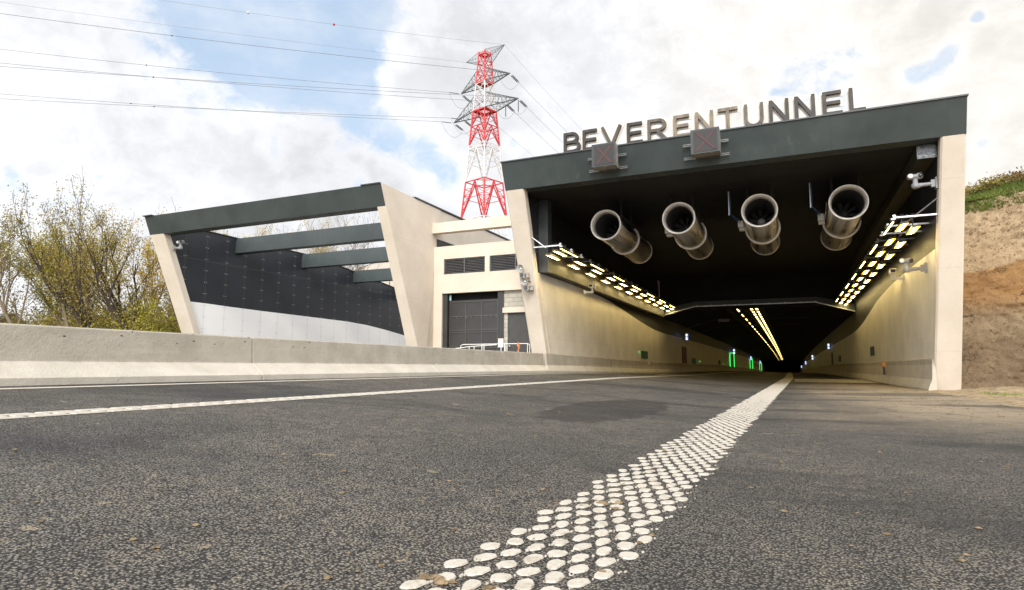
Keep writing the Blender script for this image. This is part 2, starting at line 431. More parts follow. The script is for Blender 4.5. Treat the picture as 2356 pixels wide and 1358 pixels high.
# ------------------------------------------------------------------ concrete barriers
def barrier(name, side, y0, y1, base_x, xs_, tops, label, joints):
    """profile swept along Y: xs_ offsets outwards from the base line"""
    mb = MB(); Y = [y0]
    st = 1.0
    while Y[-1] < y1 - st: Y.append(Y[-1] + (st if Y[-1] < 60 else 6))
    Y.append(y1)
    jl = sorted(joints)
    Yc = sorted(set([y for y in Y if all(abs(y-j) > .05 for j in jl)] + [j+d for j in jl for d in (-.02, -.008, .008, .02)]))
    rows = []
    for y in Yc:
        inj = any(abs(y-j) < .01 for j in jl); sh = .03 if inj else 0.
        zb = zg(base_x, y) - .0
        rows.append([(base_x + side*(o + (sh if k < 5 else 0)), y, zb + h - (.02 if inj and k in (3, 4) else 0)) for k, (o, h) in enumerate(xs_)])
    n = len(xs_); vs = [p for r in rows for p in r]
    fs = [(j*n+i, j*n+i+1, (j+1)*n+i+1, (j+1)*n+i) for j in range(len(rows)-1) for i in range(n-1)]
    if side < 0: fs = [f[::-1] for f in fs]
    mb.add(vs, fs); mb.add(rows[0], [tuple(range(n))]); mb.add(rows[-1], [tuple(range(n))[::-1]])
    return tag(mb.build(name, M['concrete']), label, 'barrier')
P1 = [(0,-.05),(0,.09),(.26,.30),(.285,.75),(.30,.77),(.46,.77),(.49,.74),(.64,.05),(.64,-.05)]
P2 = [(0,-.05),(0,.08),(.13,.30),(.155,.75),(.17,.77),(.20,.77),(.20,-.05)]
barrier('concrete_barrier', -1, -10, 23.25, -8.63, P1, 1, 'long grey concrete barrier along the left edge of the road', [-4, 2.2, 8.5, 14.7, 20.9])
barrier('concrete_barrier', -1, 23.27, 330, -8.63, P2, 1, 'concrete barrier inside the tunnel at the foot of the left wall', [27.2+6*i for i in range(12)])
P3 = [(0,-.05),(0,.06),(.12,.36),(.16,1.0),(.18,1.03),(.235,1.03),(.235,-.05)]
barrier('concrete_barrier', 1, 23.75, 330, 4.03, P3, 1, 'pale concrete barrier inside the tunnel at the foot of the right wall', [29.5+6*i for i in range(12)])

# ------------------------------------------------------------------ main portal
XL0, XL1, XR0, XR1 = -9.54, -8.84, 4.28, 4.95
ZF, ZT = 7.39, 8.36
def yl(z): return 21 + .41*(ZF - z)      # the leaning front plane
portal = thing('tunnel_portal', (-2.3, 23, 0), 'wide tunnel mouth with dark green fascia and beige leaning columns', 'tunnel')
def leanbox(mb, x0b, x1b, x0t, x1t, z0, z1, d, ytop=None):
    """front face on the leaning plane, depth d behind"""
    mb.hexa([(x0b, yl(z0), z0), (x1b, yl(z0), z0), (x1b, yl(z0)+d, z0), (x0b, yl(z0)+d, z0),
             (x0t, yl(z1), z1), (x1t, yl(z1), z1), (x1t, yl(z1)+d, z1), (x0t, yl(z1)+d, z1)])
def chamfer_col(mb, x0b, x1b, x0t, x1t, z0, z1, d, c=.05):
    def ring(x0, x1, z):
        y = yl(z)
        return [(x0+c, y, z), (x1-c, y, z), (x1, y+c, z), (x1, y+d, z), (x0, y+d, z), (x0, y+c, z)]
    a_ = ring(x0b, x1b, z0); b_ = ring(x0t, x1t, z1)
    mb.add(a_ + b_, [tuple(range(6))[::-1], tuple(range(6, 12))] + [(k, (k+1) % 6, (k+1) % 6+6, k+6) for k in range(6)])
mb = MB(); chamfer_col(mb, -9.52, -8.90, -9.54, -8.80, .3, ZF, .36); mb.build('column', M['beige'], portal)
mb = MB(); chamfer_col(mb, 4.22, 4.96, 4.33, 4.95, -.05, ZF, .36); mb.build('column', M['beige'], portal)
# right column head: rounded inner corner block
mb = MB(); leanbox(mb, XL0-.0, XR1, XL0, XR1, ZF+.002, ZT, .55); mb.build('fascia', M['fascia'], portal)
mb = MB(); mb.box(XL0-.02, XR1+.03, yl(ZT)-.04, yl(ZT)+.62, ZT+.002, ZT+.045); mb.build('coping', M['coping'], portal)
mb = MB(); mb.box(XL0+.003, XR1-.003, 21.6, 49, ZF+.0, ZT-.05); mb.build('roof_slab', M['black'], portal)
# side walls (structure behind the cladding)
mb = MB(); mb.hexa([(XL0+.002, yl(.3)+.37, .3), (-8.93, yl(.3)+.37, .3), (-8.93, 49, .3), (XL0+.002, 49, .3),
                    (XL0+.002, yl(ZF)+.37, ZF-.003), (-8.93, yl(ZF)+.37, ZF-.003), (-8.93, 49, ZF-.003), (XL0+.002, 49, ZF-.003)])
mb.build('side_wall', M['beige'], portal)
mb = MB(); mb.hexa([(4.36, yl(0)+.37, -.05), (XR1-.002, yl(0)+.37, -.05), (XR1-.002, 49, -.05), (4.36, 49, -.05),
                    (4.36, yl(ZF)+.37, ZF-.003), (XR1-.002, yl(ZF)+.37, ZF-.003), (XR1-.002, 49, ZF-.003), (4.36, 49, ZF-.003)])
mb.build('side_wall', M['beige'], portal)
def interp(pts, y):
    if y <= pts[0][0]: return pts[0][1]
    for (a0, b0), (a1, b1) in zip(pts, pts[1:]):
        if y <= a1:
            t = (y-a0)/(a1-a0); return b0 + (b1-b0)*t
    return pts[-1][1]
def smoothpts(pts, y):
    return (interp(pts, y-1)+interp(pts, y-.5)+interp(pts, y)+interp(pts, y+.5)+interp(pts, y+1))/5
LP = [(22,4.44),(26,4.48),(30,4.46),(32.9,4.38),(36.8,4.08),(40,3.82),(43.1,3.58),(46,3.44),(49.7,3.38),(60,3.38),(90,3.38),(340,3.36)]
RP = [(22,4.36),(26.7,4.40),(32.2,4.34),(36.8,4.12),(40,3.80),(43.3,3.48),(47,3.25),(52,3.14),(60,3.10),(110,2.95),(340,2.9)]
def wallsheet(name, X, pts, zlo, zhi, m, y0f, y1, parent, thick, side, lower):
    """wall sheet split along the curve; lower=True: from zlo up to the curve, else from the curve to zhi(y)"""
    mb = MB(); Y = []; y = 21.2
    while y < min(y1, 62): Y.append(y); y += .6
    while y < y1: Y.append(y); y += 12
    Y.append(y1)
    fr = []
    for y in Y:
        c = smoothpts(pts, y) + D(y)
        z0, z1 = (zlo + D(y), c) if lower else (c, zhi(y))
        fr.append((y, z0, z1))
    # front edge follows the leaning plane
    def yy(y, z): return max(y, yl(z) + .365)
    vs = []
    for y, z0, z1 in fr: vs += [(X, yy(y, z0), z0), (X, yy(y, z1), z1), (X+side*thick, yy(y, z0), z0), (X+side*thick, yy(y, z1), z1)]
    fs = []
    for k in range(len(fr)-1):
        a_ = 4*k; b_ = a_+4
        fs += [(a_, b_, b_+1, a_+1), (a_+1, b_+1, b_+3, a_+3), (a_, a_+2, b_+2, b_)]
    fs.append((0, 1, 3, 2)); mb.add(vs, fs)
    return mb.build(name, m, parent)
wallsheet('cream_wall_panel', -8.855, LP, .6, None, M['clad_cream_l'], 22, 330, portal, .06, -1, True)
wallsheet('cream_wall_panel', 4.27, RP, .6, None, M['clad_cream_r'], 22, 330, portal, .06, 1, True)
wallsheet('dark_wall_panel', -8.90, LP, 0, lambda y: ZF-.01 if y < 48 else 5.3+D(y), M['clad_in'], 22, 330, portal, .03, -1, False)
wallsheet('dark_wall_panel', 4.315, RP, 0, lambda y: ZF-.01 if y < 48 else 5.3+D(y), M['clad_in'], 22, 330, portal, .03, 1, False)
# bulkhead box along the left wall, duct along the right one
M['olive'] = simple('dark_olive_board', (.05,.047,.032), .55, var=.3, scale=1.5)
mb = MB(); mb.box(-8.88, -8.50, 22.75, 47.9, 4.50, 5.6); mb.build('bulkhead', M['olive'], portal)
mb = MB(); mb.box(-8.88, -8.48, 22.72, 23.15, 4.46, ZF-.02); mb.build('pier', M['dark_steel'], portal)
M['bolted'] = simple('bolted_plate', (.10,.105,.11), .3, .6, var=.5, scale=12)
mb = MB(); mb.box(3.82, 4.30, 21.55, 47.9, 6.98, 7.36); mb.build('duct', M['olive'], portal)
mb = MB(); mb.box(3.80, 4.305, 21.50, 21.548, 6.95, 7.37)
mb.build('duct_end_plate', M['bolted'], portal)
for x, z in ((3.86,7.02),(3.86,7.14),(3.86,7.3),(4.0,7.02),(4.24,7.03),(4.24,7.15),(4.24,7.3),(4.1,7.04)):
    mb = MB(); mb.lathe((x, 21.50, z), (0,-1,0), [(0,.02),(.015,.018),(.016,.0)], 8); mb.build('bolt', M['flash'], portal)
# lowered frame where the tube proper begins
mb = MB()
mb.prism([(-8.86,48,4.58),(-6.28,48,5.24),(1.84,48,5.24),(4.28,48,4.50),(4.28,48,5.05),(1.9,48,5.62),(-6.3,48,5.62),(-8.86,48,5.1)], (0,.5,0)); mb.build('end_beam', M['fascia'], portal)
mb = MB(); mb.box(-8.86, 4.30, 48.2, 48.6, 5.0, ZF); mb.build('end_wall', M['black'], portal)
mb = MB(); e = [(-8.84,47.97,4.60),(-6.28,47.97,5.25),(1.84,47.97,5.25),(4.26,47.97,4.52)]
for p, q in zip(e, e[1:]): mb.bar(p, q, .06, .06)
for k in range(9):
    x = -6.1+1.0*k; mb.box(x-.04, x+.04, 47.9, 47.96, 5.22, 5.31)
mb.build('trim_rail', M['galv'], portal)
# tube ceiling
def prof_tube(y, dz=0.):
    d = D(y)+dz; return [(-8.90,y,4.55+d),(-6.28,y,5.26+d),(1.84,y,5.26+d),(4.33,y,4.50+d)]
mb = MB(); Y = [48.5+6*i for i in range(48)]; vs = [p for y in Y for p in prof_tube(y)]
mb.add(vs, [(4*j+i, 4*j+i+1, 4*j+5+i, 4*j+4+i) for j in range(len(Y)-1) for i in range(3)]); mb.build('tube_ceiling', M['black'], portal)
for y in (62., 71., 92., 130.):
    q = prof_tube(y, -.05); mb = MB()
    for p, r in zip(q[:2], q[1:3]): mb.bar(p, r, .05, .05)
    mb.build('cable_conduit', M['galv_dim'], portal)
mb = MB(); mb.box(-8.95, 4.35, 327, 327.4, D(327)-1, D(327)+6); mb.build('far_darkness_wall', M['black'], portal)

# ------------------------------------------------------------------ jet fans
def steel():
    t = NT('brushed_stainless'); x, y, z = t.sep()
    ang = t.noise(3.0, 4, .6, t.mapped((1.5, .05, 1.5))); f = t.noise(40, 3, .5, t.mapped((1, .02, 1)))
    c = t.mix(t.ramp(ang, .3, .7), (.20,.18,.145), (.56,.53,.47))
    t.set(Base_Color=c, Metallic=1., Roughness=t.ramp(t.math('ADD', ang, t.math('MULTIPLY', f, .4)), .5, .9, .24, .46))
    t.bump(f, .08, .003); return t.m
M['steel'] = steel()
M['ring'] = simple('fan_lip_metal', (.78,.73,.66), .5, .45, var=.08, scale=4)
M['mesh'] = simple('fan_inner_lining', (.11,.105,.10), .45, .5, var=.3, scale=60)
M['blade'] = simple('fan_blade_metal', (.16,.16,.16), .4, .6, var=.2)
M['box_grey'] = simple('junction_box_grey', (.55,.54,.50), .5, var=.08)
M['blue_cable'] = simple('blue_cable', (.03,.10,.22), .5)
fanx = [-6.27, -3.50, -.71, 2.07]
flab = ['stainless jet fan under the ceiling nearest the left lamp rack', 'second stainless jet fan counted from the left lamp rack',
        'stainless jet fan directly right of the second one, above the far road line', 'stainless jet fan hanging nearest the right lamp rack']
YF, ZFN, LF = 23.2, 6.24, 6.1
for k, fx in enumerate(fanx):
    t = thing('jet_fan', (fx, YF, ZFN), flab[k], 'jet fan', 'jet fans under the portal ceiling')
    mb = MB(); mb.lathe((fx, YF+.06, ZFN), (0,1,0), [(0,.575),(LF-.06,.575),(LF-.06,.54),(0,.54)], 48, closed=True); mb.build('casing', M['steel'], t)
    mb = MB(); mb.lathe((fx, YF, ZFN), (0,1,0), [(.18,.585),(.05,.61),(.0,.60),(-.015,.585),(.0,.565),(.10,.515),(.35,.49),(.35,.53)], 48, closed=True); mb.build('inlet_ring', M['ring'], t)
    mb = MB(); mb.lathe((fx, YF+LF, ZFN), (0,1,0), [(-.08,.58),(.0,.60),(.03,.58),(.0,.54)], 48, closed=True); mb.build('outlet_ring', M['ring'], t)
    mb = MB(); mb.lathe((fx, YF+3.05, ZFN), (0,1,0), [(0,.578),(.0,.655),(.03,.66),(.10,.66),(.13,.65),(.13,.578)], 48, closed=True)
    for a_ in range(14):
        c_ = 2*pi*a_/14; mb.lathe((fx+.62*cos(c_), YF+3.05, ZFN+.62*sin(c_)), (0,-1,0), [(0,.014),(.02,.012),(.021,0)], 6)
    mb.build('flange', M['ring'], t)
    mb = MB(); mb.lathe((fx, YF+.30, ZFN), (0,1,0), [(0,.49),(3.0,.47)], 48); mb.build('inner_lining', M['mesh'], t)
    mb = MB(); hub = (fx, YF+1.95, ZFN); mb.lathe(hub, (0,1,0), [(-.14,.0),(-.12,.06),(-.05,.13),(.05,.15),(.9,.15)], 24)
    h = mb.build('hub', M['ring'] if k == 2 else M['blade'], t)
    mb = MB()
    for b_ in range(10):
        a_ = 2*pi*b_/10 + .2*k; r0, r1 = .13, .47
        d_ = Vector((cos(a_), 0, sin(a_))); n_ = Vector((-sin(a_), 0, cos(a_))); c0 = Vector(hub)+Vector((0,.05,0))
        pts = []
        for r, w, tw in ((r0, .07, .9), (.3, .085, .7), (r1, .09, .45)):
            o = (n_*cos(tw) + Vector((0,1,0))*sin(tw))*w; pts += [c0+d_*r-o, c0+d_*r+o]
        for off in (Vector((0,0,0)), Vector((0,.012,0))): mb.add([p+off for p in pts], [(0,1,3,2),(2,3,5,4)], True)
    mb.build('fan_blades', M['blade'], t)
    mb = MB(); mb.lathe((fx, YF+3.2, ZFN), (0,1,0), [(0,.47),(.01,0)], 32); mb.build('motor_bulkhead', M['black'], t)
    mb = MB()
    for yy in (YF+.9, YF+2.6, YF+4.9):
        for sx in (-.42, .42):
            mb.bar((fx+sx, yy, ZFN+.38), (fx+sx, yy, ZF), .07); mb.box(fx+sx-.09, fx+sx+.09, yy-.09, yy+.09, ZF-.03, ZF-.002)
    for sx in (-.42, .42): mb.bar((fx+sx, YF+.7, ZFN+.47), (fx+sx, YF+5.2, ZFN+.47), .10, .12)
    mb.build('hanger', M['black'], t)
    mb = MB()
    if k == 0: mb.box(fx-.66, fx-.60, YF+1.9, YF+2.1, ZFN-.1, ZFN-.04)
    else:
        mb.box(fx-.82, fx-.62, YF+2.15, YF+2.42, ZFN-.20, ZFN+.06); mb.box(fx-.85, fx-.66, YF+1.95, YF+2.2, ZFN-.12, ZFN+.12)
    mb.build('junction_box', M['box_grey'], t)
    if k >= 2:
        mb = MB(); mb.tube([(fx-.74, YF+2.0, ZFN+.1), (fx-.86, YF+1.5, ZFN+.12), (fx-1.05, YF+1.25, ZFN+.25), (fx-1.04, YF+1.2, ZFN+.7), (fx-1.06, YF+1.2, ZF-.02)], .014, 6)
        mb.tube([(fx-.78, YF+2.0, ZFN+.05), (fx-.92, YF+1.4, ZFN+.08), (fx-1.07, YF+1.25, ZFN+.3), (fx-1.06, YF+1.2, ZF-.02)], .012, 6)
        mb.build('cable', M['blue_cable'], t)
        mb = MB(); mb.bar((fx-1.10, YF+1.2, ZF-.03), (fx-1.10, YF+1.2, ZFN+.2), .04, .03); mb.build('cable_rail', M['galv'], t)
    if k:
        mb = MB(); mb.bar((fx-.60, YF+.9, ZFN+.25), (fx-.60, YF+2.1, ZFN+.08), .03); mb.build('conduit', M['galv'], t)

# ------------------------------------------------------------------ lamp racks
M['lamp'] = emis('amber_lamp_lens', (1.,.80,.36), 38.)
M['lamp_glow'] = emis('amber_glow_plate', (1.,.50,.03), 3.2)  # for plates added as an amber halo around each lens
M['lamp_strip'] = emis('amber_strip_lens', (1.,.66,.14), 14.)
M['lamp_far'] = emis('amber_far_lens', (1.,.70,.22), 6.)
def rack(side, xw, label):
    t = thing('lamp_rack', (xw, 22, 5.35), label, 'lamp rack', 'lamp racks on the portal walls')
    s = 1 if side == 'L' else -1    # direction from the wall to the road
    w = 1.17
    y = 22.0
    k = 0
    while y < 47.5:
        mb = MB(); z = 5.33
        mb.box(min(xw, xw+s*w), max(xw, xw+s*w), y-.02, y+.02, z-.025, z+.025)
        for q in range(12):
            pass
        mb.box(xw+s*w-.06, xw+s*w+.06, y-.05, y+.05, z-.07, z-.027)
        mb.box(xw+s*(w-.03)-.04, xw+s*(w-.03)+.04, y-.04, y+.04, z+.027, z+.08)
        mb.build('cross_bar', M['galv'] if k < 3 else M['galv_dim'], t)  # first three bars pale, the deeper ones a darker tone
        if k % 3 == 0:
            mb = MB(); mb.bar((xw, y-.1, 5.72) if side == 'L' else (xw, y-.05, 5.80), (xw+s*.55, y+.0, 5.28) if side == 'L' else (xw+s*.9, y+.9, 5.15), .045, .03); mb.build('brace', M['galv'], t)
        y += 1.3; k += 1
    mb = MB()
    for o in (.55, .80, 1.06): mb.box(xw+s*o-.015, xw+s*o+.015, 22, 47.5, 5.36, 5.40)
    mb.build('long_rail', M['dark_steel'], t)
    mb = MB()
    for o in (.62, .68, .9, .95): mb.tube([(xw+s*o, 22+.8*i, 5.41+.01*sin(i)) for i in range(32)], .012, 5)
    mb.build('cable', M['dark_steel'], t)
    return t
rack('L', -8.50 + -.34 if False else -8.84, 'long steel lamp rack with cables on the left tunnel wall')
rack('R', 4.31, 'long steel lamp rack with cables on the right tunnel wall')
def lampproto(name, x, y, z, tilt, label, group):
    t = thing(name, (x, y, z), label, 'lamp', group)
    mb = MB(); ca, sa = cos(tilt), sin(tilt)
    def R(dx, dz): return (x + dx*ca - dz*sa, z + dx*sa + dz*ca)
    def bx(mb, x0, x1, y0, y1, z0, z1):
        q = []
        for zz in (z0, z1):
            for xx, yy in ((x0, y0), (x1, y0), (x1, y1), (x0, y1)):
                X_, Z_ = R(xx, zz); q.append((X_, yy, Z_))
        mb.hexa(q)
    bx(mb, -.10, .10, y, y+1.15, .0, .07); 
    mb.box(x-.01, x+.01, y+.5, y+.6, z+.06, 5.36); mb.build('housing', M['dark_steel'], t)
    for q in range(3):
        mb = MB(); bx(mb, -.052, .052, y+.075+q*.37, y+.325+q*.37, -.012, -.0065); ln_ = mb.build('lens', M['lamp'], t)
        mb = MB(); bx(mb, -.115, .115, y+.010+q*.37, y+.385+q*.37, .001-.006, -.0015); mb.build('glow_plate', M['lamp_glow'], ln_)  # added glowing plate behind the lens, no lamp part
    return t
def rows(side, xo, xi, xs_, s):
    word = 'left' if side == 'L' else 'right'
    g = 'amber floodlights on the %s lamp rack' % word
    o1 = lampproto('tunnel_lamp', xo, 21.9, 4.97, -.15*s, 'first amber three-lens lamp at the open end of the %s rack, beside the wall' % word, g)
    i1 = lampproto('tunnel_lamp', xi, 21.9, 5.10, -.15*s, 'first amber three-lens lamp at the open end of the %s rack, road side' % word, g)
    for n in range(1, 11):
        dy = 2.53*n
        dup(o1, (0, dy, 0), 'amber three-lens lamp in the row along the wall side of the %s lamp rack' % word, g)
        dup(i1, (0, dy, 0), 'amber three-lens lamp in the row along the road side of the %s lamp rack' % word, g)
    t = thing('strip_light', (xs_, 21.7, 5.15), 'first thin amber strip light at the open end of the %s rack' % word, 'strip light', 'strip lights on the %s rack' % word)
    mb = MB(); mb.box(xs_-.035, xs_+.035, 21.7, 23.8, 5.15, 5.21); mb.box(xs_-.01, xs_+.01, 22.2, 22.3, 5.21, 5.36); mb.box(xs_-.01, xs_+.01, 23.2, 23.3, 5.21, 5.36); mb.build('housing', M['dark_steel'], t)
    mb = MB(); mb.box(xs_-.022, xs_+.022, 21.75, 23.75, 5.142, 5.148); mb.build('lens', M['lamp_strip'], t)
    for n in range(1, 7): dup(t, (0, 3.9*n, 0), 'thin amber strip light farther along the %s lamp rack' % word)
rows('L', -8.17, -7.88, -7.60, 1)
rows('R', 3.72, 3.42, 3.10, -1)
# lamps under the tube ceiling, running into the distance
g = 'amber lamps under the tube ceiling'
def far_lamp(x, y, w, L, lab):
    z = 5.10 + D(y); mb = MB(); mb.box(x-w/2-.03, x+w/2+.03, y, y+L, z+.03, z+.14); o = thing('ceiling_lamp', (x, y, z), lab, 'ceiling lamp', g); mb.build('housing', M['dark_steel'], o)
    mb = MB(); mb.box(x-w/2, x+w/2, y+.05, y+L-.05, z+.02, z+.028); mb.build('lens', M['lamp_far'], o); return o
y = 50.
n = 0
while y < 250:
    st = 2.6 if y < 110 else 5.2
    far_lamp(-2.42, y, .16, st*.5, 'amber lamp in the left of the two close rows under the tube ceiling')
    far_lamp(-2.05, y, .16, st*.5, 'amber lamp in the right of the two close rows under the tube ceiling')
    if n % 2 == 0: far_lamp(-3.42, y, .08, st*.95, 'thin amber lamp in the single row under the tube ceiling')
    y += st; n += 1
t = thing('cable_ladder', (-3.9, 50, 5.2), 'cable ladder running under the tube ceiling beside the single lamp row', 'cable ladder')
mb = MB()
for x in (-4.2, -4.0): mb.tube([(x, yy, 5.12+D(yy)) for yy in range(49, 260, 8)], .02, 4)
for x in (-3.0, -2.8, -1.6): mb.tube([(x, yy, 5.16+D(yy)) for yy in range(49, 200, 8)], .018, 4)
mb.build('side_rail', M['galv_dim'], t)
mb = MB()
for k in range(60):
    yy = 49.5+1.3*k; mb.bar((-4.25, yy, 5.14+D(yy)), (-3.9, yy, 5.14+D(yy)), .03); mb.bar((-3.3 if k % 2 else -2.9, yy, 5.17+D(yy)), (-1.5, yy, 5.17+D(yy)), .03)
o = mb.build('rungs', M['galv_dim'], t); o['kind'] = 'stuff'

# ------------------------------------------------------------------ small tunnel equipment
M['sign_blue'] = emis('sign_blue_light', (.16,.30,.95), 1.0)
M['sign_white'] = emis('sign_white_light', (.9,.95,1.), 1.8)
M['green_lit'] = emis('green_led', (.03,.75,.12), 1.1)
M['green_dark'] = simple('dark_green_sign', (.006,.022,.012), .5)
M['green_mark'] = emis('green_mark', (.04,.22,.08), .12)
M['red_dark'] = simple('dark_red_panel', (.09,.012,.010), .5)
M['orange'] = simple('orange_plastic', (.85,.28,.04), .5)
def twin_sign(x, y, z, s, label, wallside):
    t = thing('twin_sign', (x, y, z), label, 'lit sign', 'lit blue and white twin signs on the tunnel walls')
    mb = MB(); mb.box(x-.24*s, x+.24*s, y, y+.12, z-.50*s, z+.50*s); mb.bar((x, y+.06, z+.3*s), (x+wallside*.5, y+.06, z+.3*s), .05); mb.bar((x, y+.06, z-.3*s), (x+wallside*.5, y+.06, z-.3*s), .05); mb.build('housing', M['dark_steel'], t)
    for q in (.25*s, -.23*s):
        mb = MB(); mb.box(x-.18*s, x+.18*s, y-.012, y-.003, z+q-.18*s, z+q+.18*s); f = mb.build('sign_face', M['sign_blue'], t)
        mb = MB(); mb.box(x-.035*s, x+.035*s, y-.022, y-.014, z+q-.09*s, z+q+.09*s)
        mb.box(x-.11*s, x+.11*s, y-.022, y-.014, z+q+.092*s, z+q+.145*s); mb.box(x-.11*s, x+.11*s, y-.022, y-.014, z+q-.145*s, z+q-.092*s)
        mb.build('pictogram', M['sign_white'], f)
twin_sign(-8.42, 58.5, 3.48, .66, 'nearest lit blue twin sign on the left tunnel wall', -1)
twin_sign(-8.42, 112, 3.35, .95, 'second lit blue twin sign on the left tunnel wall beside the green arch', -1)
twin_sign(-8.42, 163, 2.9, .95, 'third and small lit twin sign far down the left tunnel wall', -1)
twin_sign(-8.42, 215, 2.3, .95, 'tiny lit twin sign deepest on the left tunnel wall', -1)
twin_sign(4.05, 77, 3.02, .66, 'nearest lit blue twin sign on the right tunnel wall', 1)
twin_sign(4.05, 130, 2.55, .95, 'second lit twin sign on the right tunnel wall', 1)
twin_sign(4.05, 185, 1.9, .95, 'third and small lit twin sign far down the right tunnel wall', 1)
twin_sign(4.05, 250, .9, .95, 'tiny lit twin sign deepest on the right tunnel wall', 1)
def arch(y, s, label):
    t = thing('green_arch', (-8.6, y, .9+D(y)), label, 'emergency exit', 'lit green arches round the escape doors')
    z0 = .95+D(y); w = 1.0*s; h = 2.3*s; x = -8.5
    pts = [(x-.28, y-1.2*s, z0)] + [(x-.05-.23*cos(a_*pi/8), y-1.2*s*cos(a_*pi/8), z0+h-.3+.3*sin(a_*pi/8)) for a_ in range(0, 9)] + [(x+.18, y+1.2*s, z0)]
    mb = MB(); mb.tube(pts, .075*s, 8); mb.build('light_tube', M['green_lit'], t)
    mb = MB(); mb.box(-8.84, -8.80, y-1.0*s, y+1.0*s, z0, z0+h-.2); mb.build('door', M['dark_steel'], t)
arch(109, 1.0, 'nearest lit green arch round an escape door')
arch(166, 1.15, 'second lit green arch farther down the left wall')
arch(220, 1.2, 'third lit green arch far down the left wall')
def flat_sign(name, x, y, w, z0, z1, m, label, cat, side, mark=None, group=None):
    t = thing(name, (x, y, z0), label, cat, group)
    xa, xb = (x, x+.04) if side == 'L' else (x-.04, x)
    mb = MB(); mb.box(xa, xb, y, y+w, z0, z1); mb.build('panel', m, t)
    if mark:
        xm0, xm1 = (xb+.002, xb+.006) if side == 'L' else (xa-.006, xa-.002)
        mb = MB(); h = z1-z0
        for q0, q1, r0, r1 in ((.06,.10,.06,.94),(.90,.94,.06,.94),(.10,.90,.06,.12),(.10,.90,.88,.94),(.48,.52,.14,.86),(.2,.35,.55,.65),(.22,.28,.2,.8),(.62,.82,.45,.55),(.70,.78,.2,.8)):
            mb.box(xm0, xm1, y+w*q0, y+w*q1, z0+h*r0, z0+h*r1)
        mb.build('sign_marks', mark, t)
ge = 'green escape signs on the tunnel walls'
flat_sign('escape_sign', -8.85, 41.0, 2.0, 1.32, 1.82, M['green_dark'], 'dark green escape sign nearest the mouth on the left wall', 'escape sign', 'L', M['green_mark'], ge)
flat_sign('escape_sign', -8.85, 64.5, 2.6, 1.10, 1.65, M['green_dark'], 'green escape sign on the left wall just past the dark red panel', 'escape sign', 'L', M['green_mark'], ge)
flat_sign('escape_sign', -8.85, 90, 2.6, 1.10, 1.7, M['green_dark'], 'small dark escape sign on the left wall before the green arch', 'escape sign', 'L', None, ge)
flat_sign('escape_sign', 4.255, 39.0, 1.5, 1.38, 1.88, M['green_dark'], 'dark green escape sign nearest the mouth on the right wall', 'escape sign', 'R', M['green_mark'], ge)
flat_sign('escape_sign', 4.255, 63, 2.4, 1.25, 1.8, M['green_dark'], 'second green escape sign deeper on the right wall', 'escape sign', 'R', None, ge)
flat_sign('red_cabinet', -8.85, 58.2, 2.7, 1.10, 2.62, M['red_dark'], 'tall dark red cabinet panel on the left tunnel wall', 'cabinet', 'L')
flat_sign('dark_cabinet', -8.85, 114, 4, .9, 2.6, M['dark_steel'], 'narrow dark cabinet on the left wall beside the green arch', 'cabinet', 'L')
flat_sign('dark_cabinet', 4.255, 74, 2.4, .9, 2.3, M['dark_steel'], 'narrow dark cabinet on the right tunnel wall', 'cabinet', 'R')
flat_sign('white_box', -8.68, 42.3, .45, .93, 1.08, M['white_paint'], 'small white box on top of the left tunnel barrier', 'box', 'L')
for n, (y, z) in enumerate(((40.2,1.72),(70.,1.35),(97,1.2),(128,.95),(150,.8),(175,.5),(200,.1),(230,-.3))):
    mb = MB(); mb.lathe((-8.78, y, z), (0,-1,0), [(-.06,0),(-.05,.05),(0,.055),(.03,.04),(.045,0)], 10)
    tag(mb.build('green_marker_light', M['green_lit']), ['green marker light beside the first escape sign on the left wall', 'green marker light on the left wall past the dark red cabinet'][n] if n < 2 else 'tiny green marker light in the far row along the left wall', 'marker light', 'green marker lights on the left wall')
t = thing('delineator', (4.12, 34.0, .5), 'orange topped delineator on the right tunnel barrier', 'delineator')
mb = MB(); mb.box(4.02, 4.10, 34.0, 34.03, .40, .78); mb.build('post', M['dark_steel'], t)
mb = MB(); mb.box(4.0, 4.12, 33.99, 34.02, .785, .96); mb.build('reflector', M['orange'], t)
# painted plates under the tube ceiling
flat = thing('ceiling_plate', (-4.9, 57, 4.9), 'pale rectangular sign seen from behind under the tube ceiling', 'sign')
mb = MB(); mb.box(-5.5, -4.6, 57, 57.06, 4.68, 4.92); mb.build('plate', M['galv_dim'], flat)
mb = MB(); mb.bar((-5.3,57.03,4.92),(-5.3,57.03,5.3),.03); mb.bar((-4.8,57.03,4.92),(-4.8,57.03,5.3),.03); mb.build('hanger', M['dark_steel'], flat)

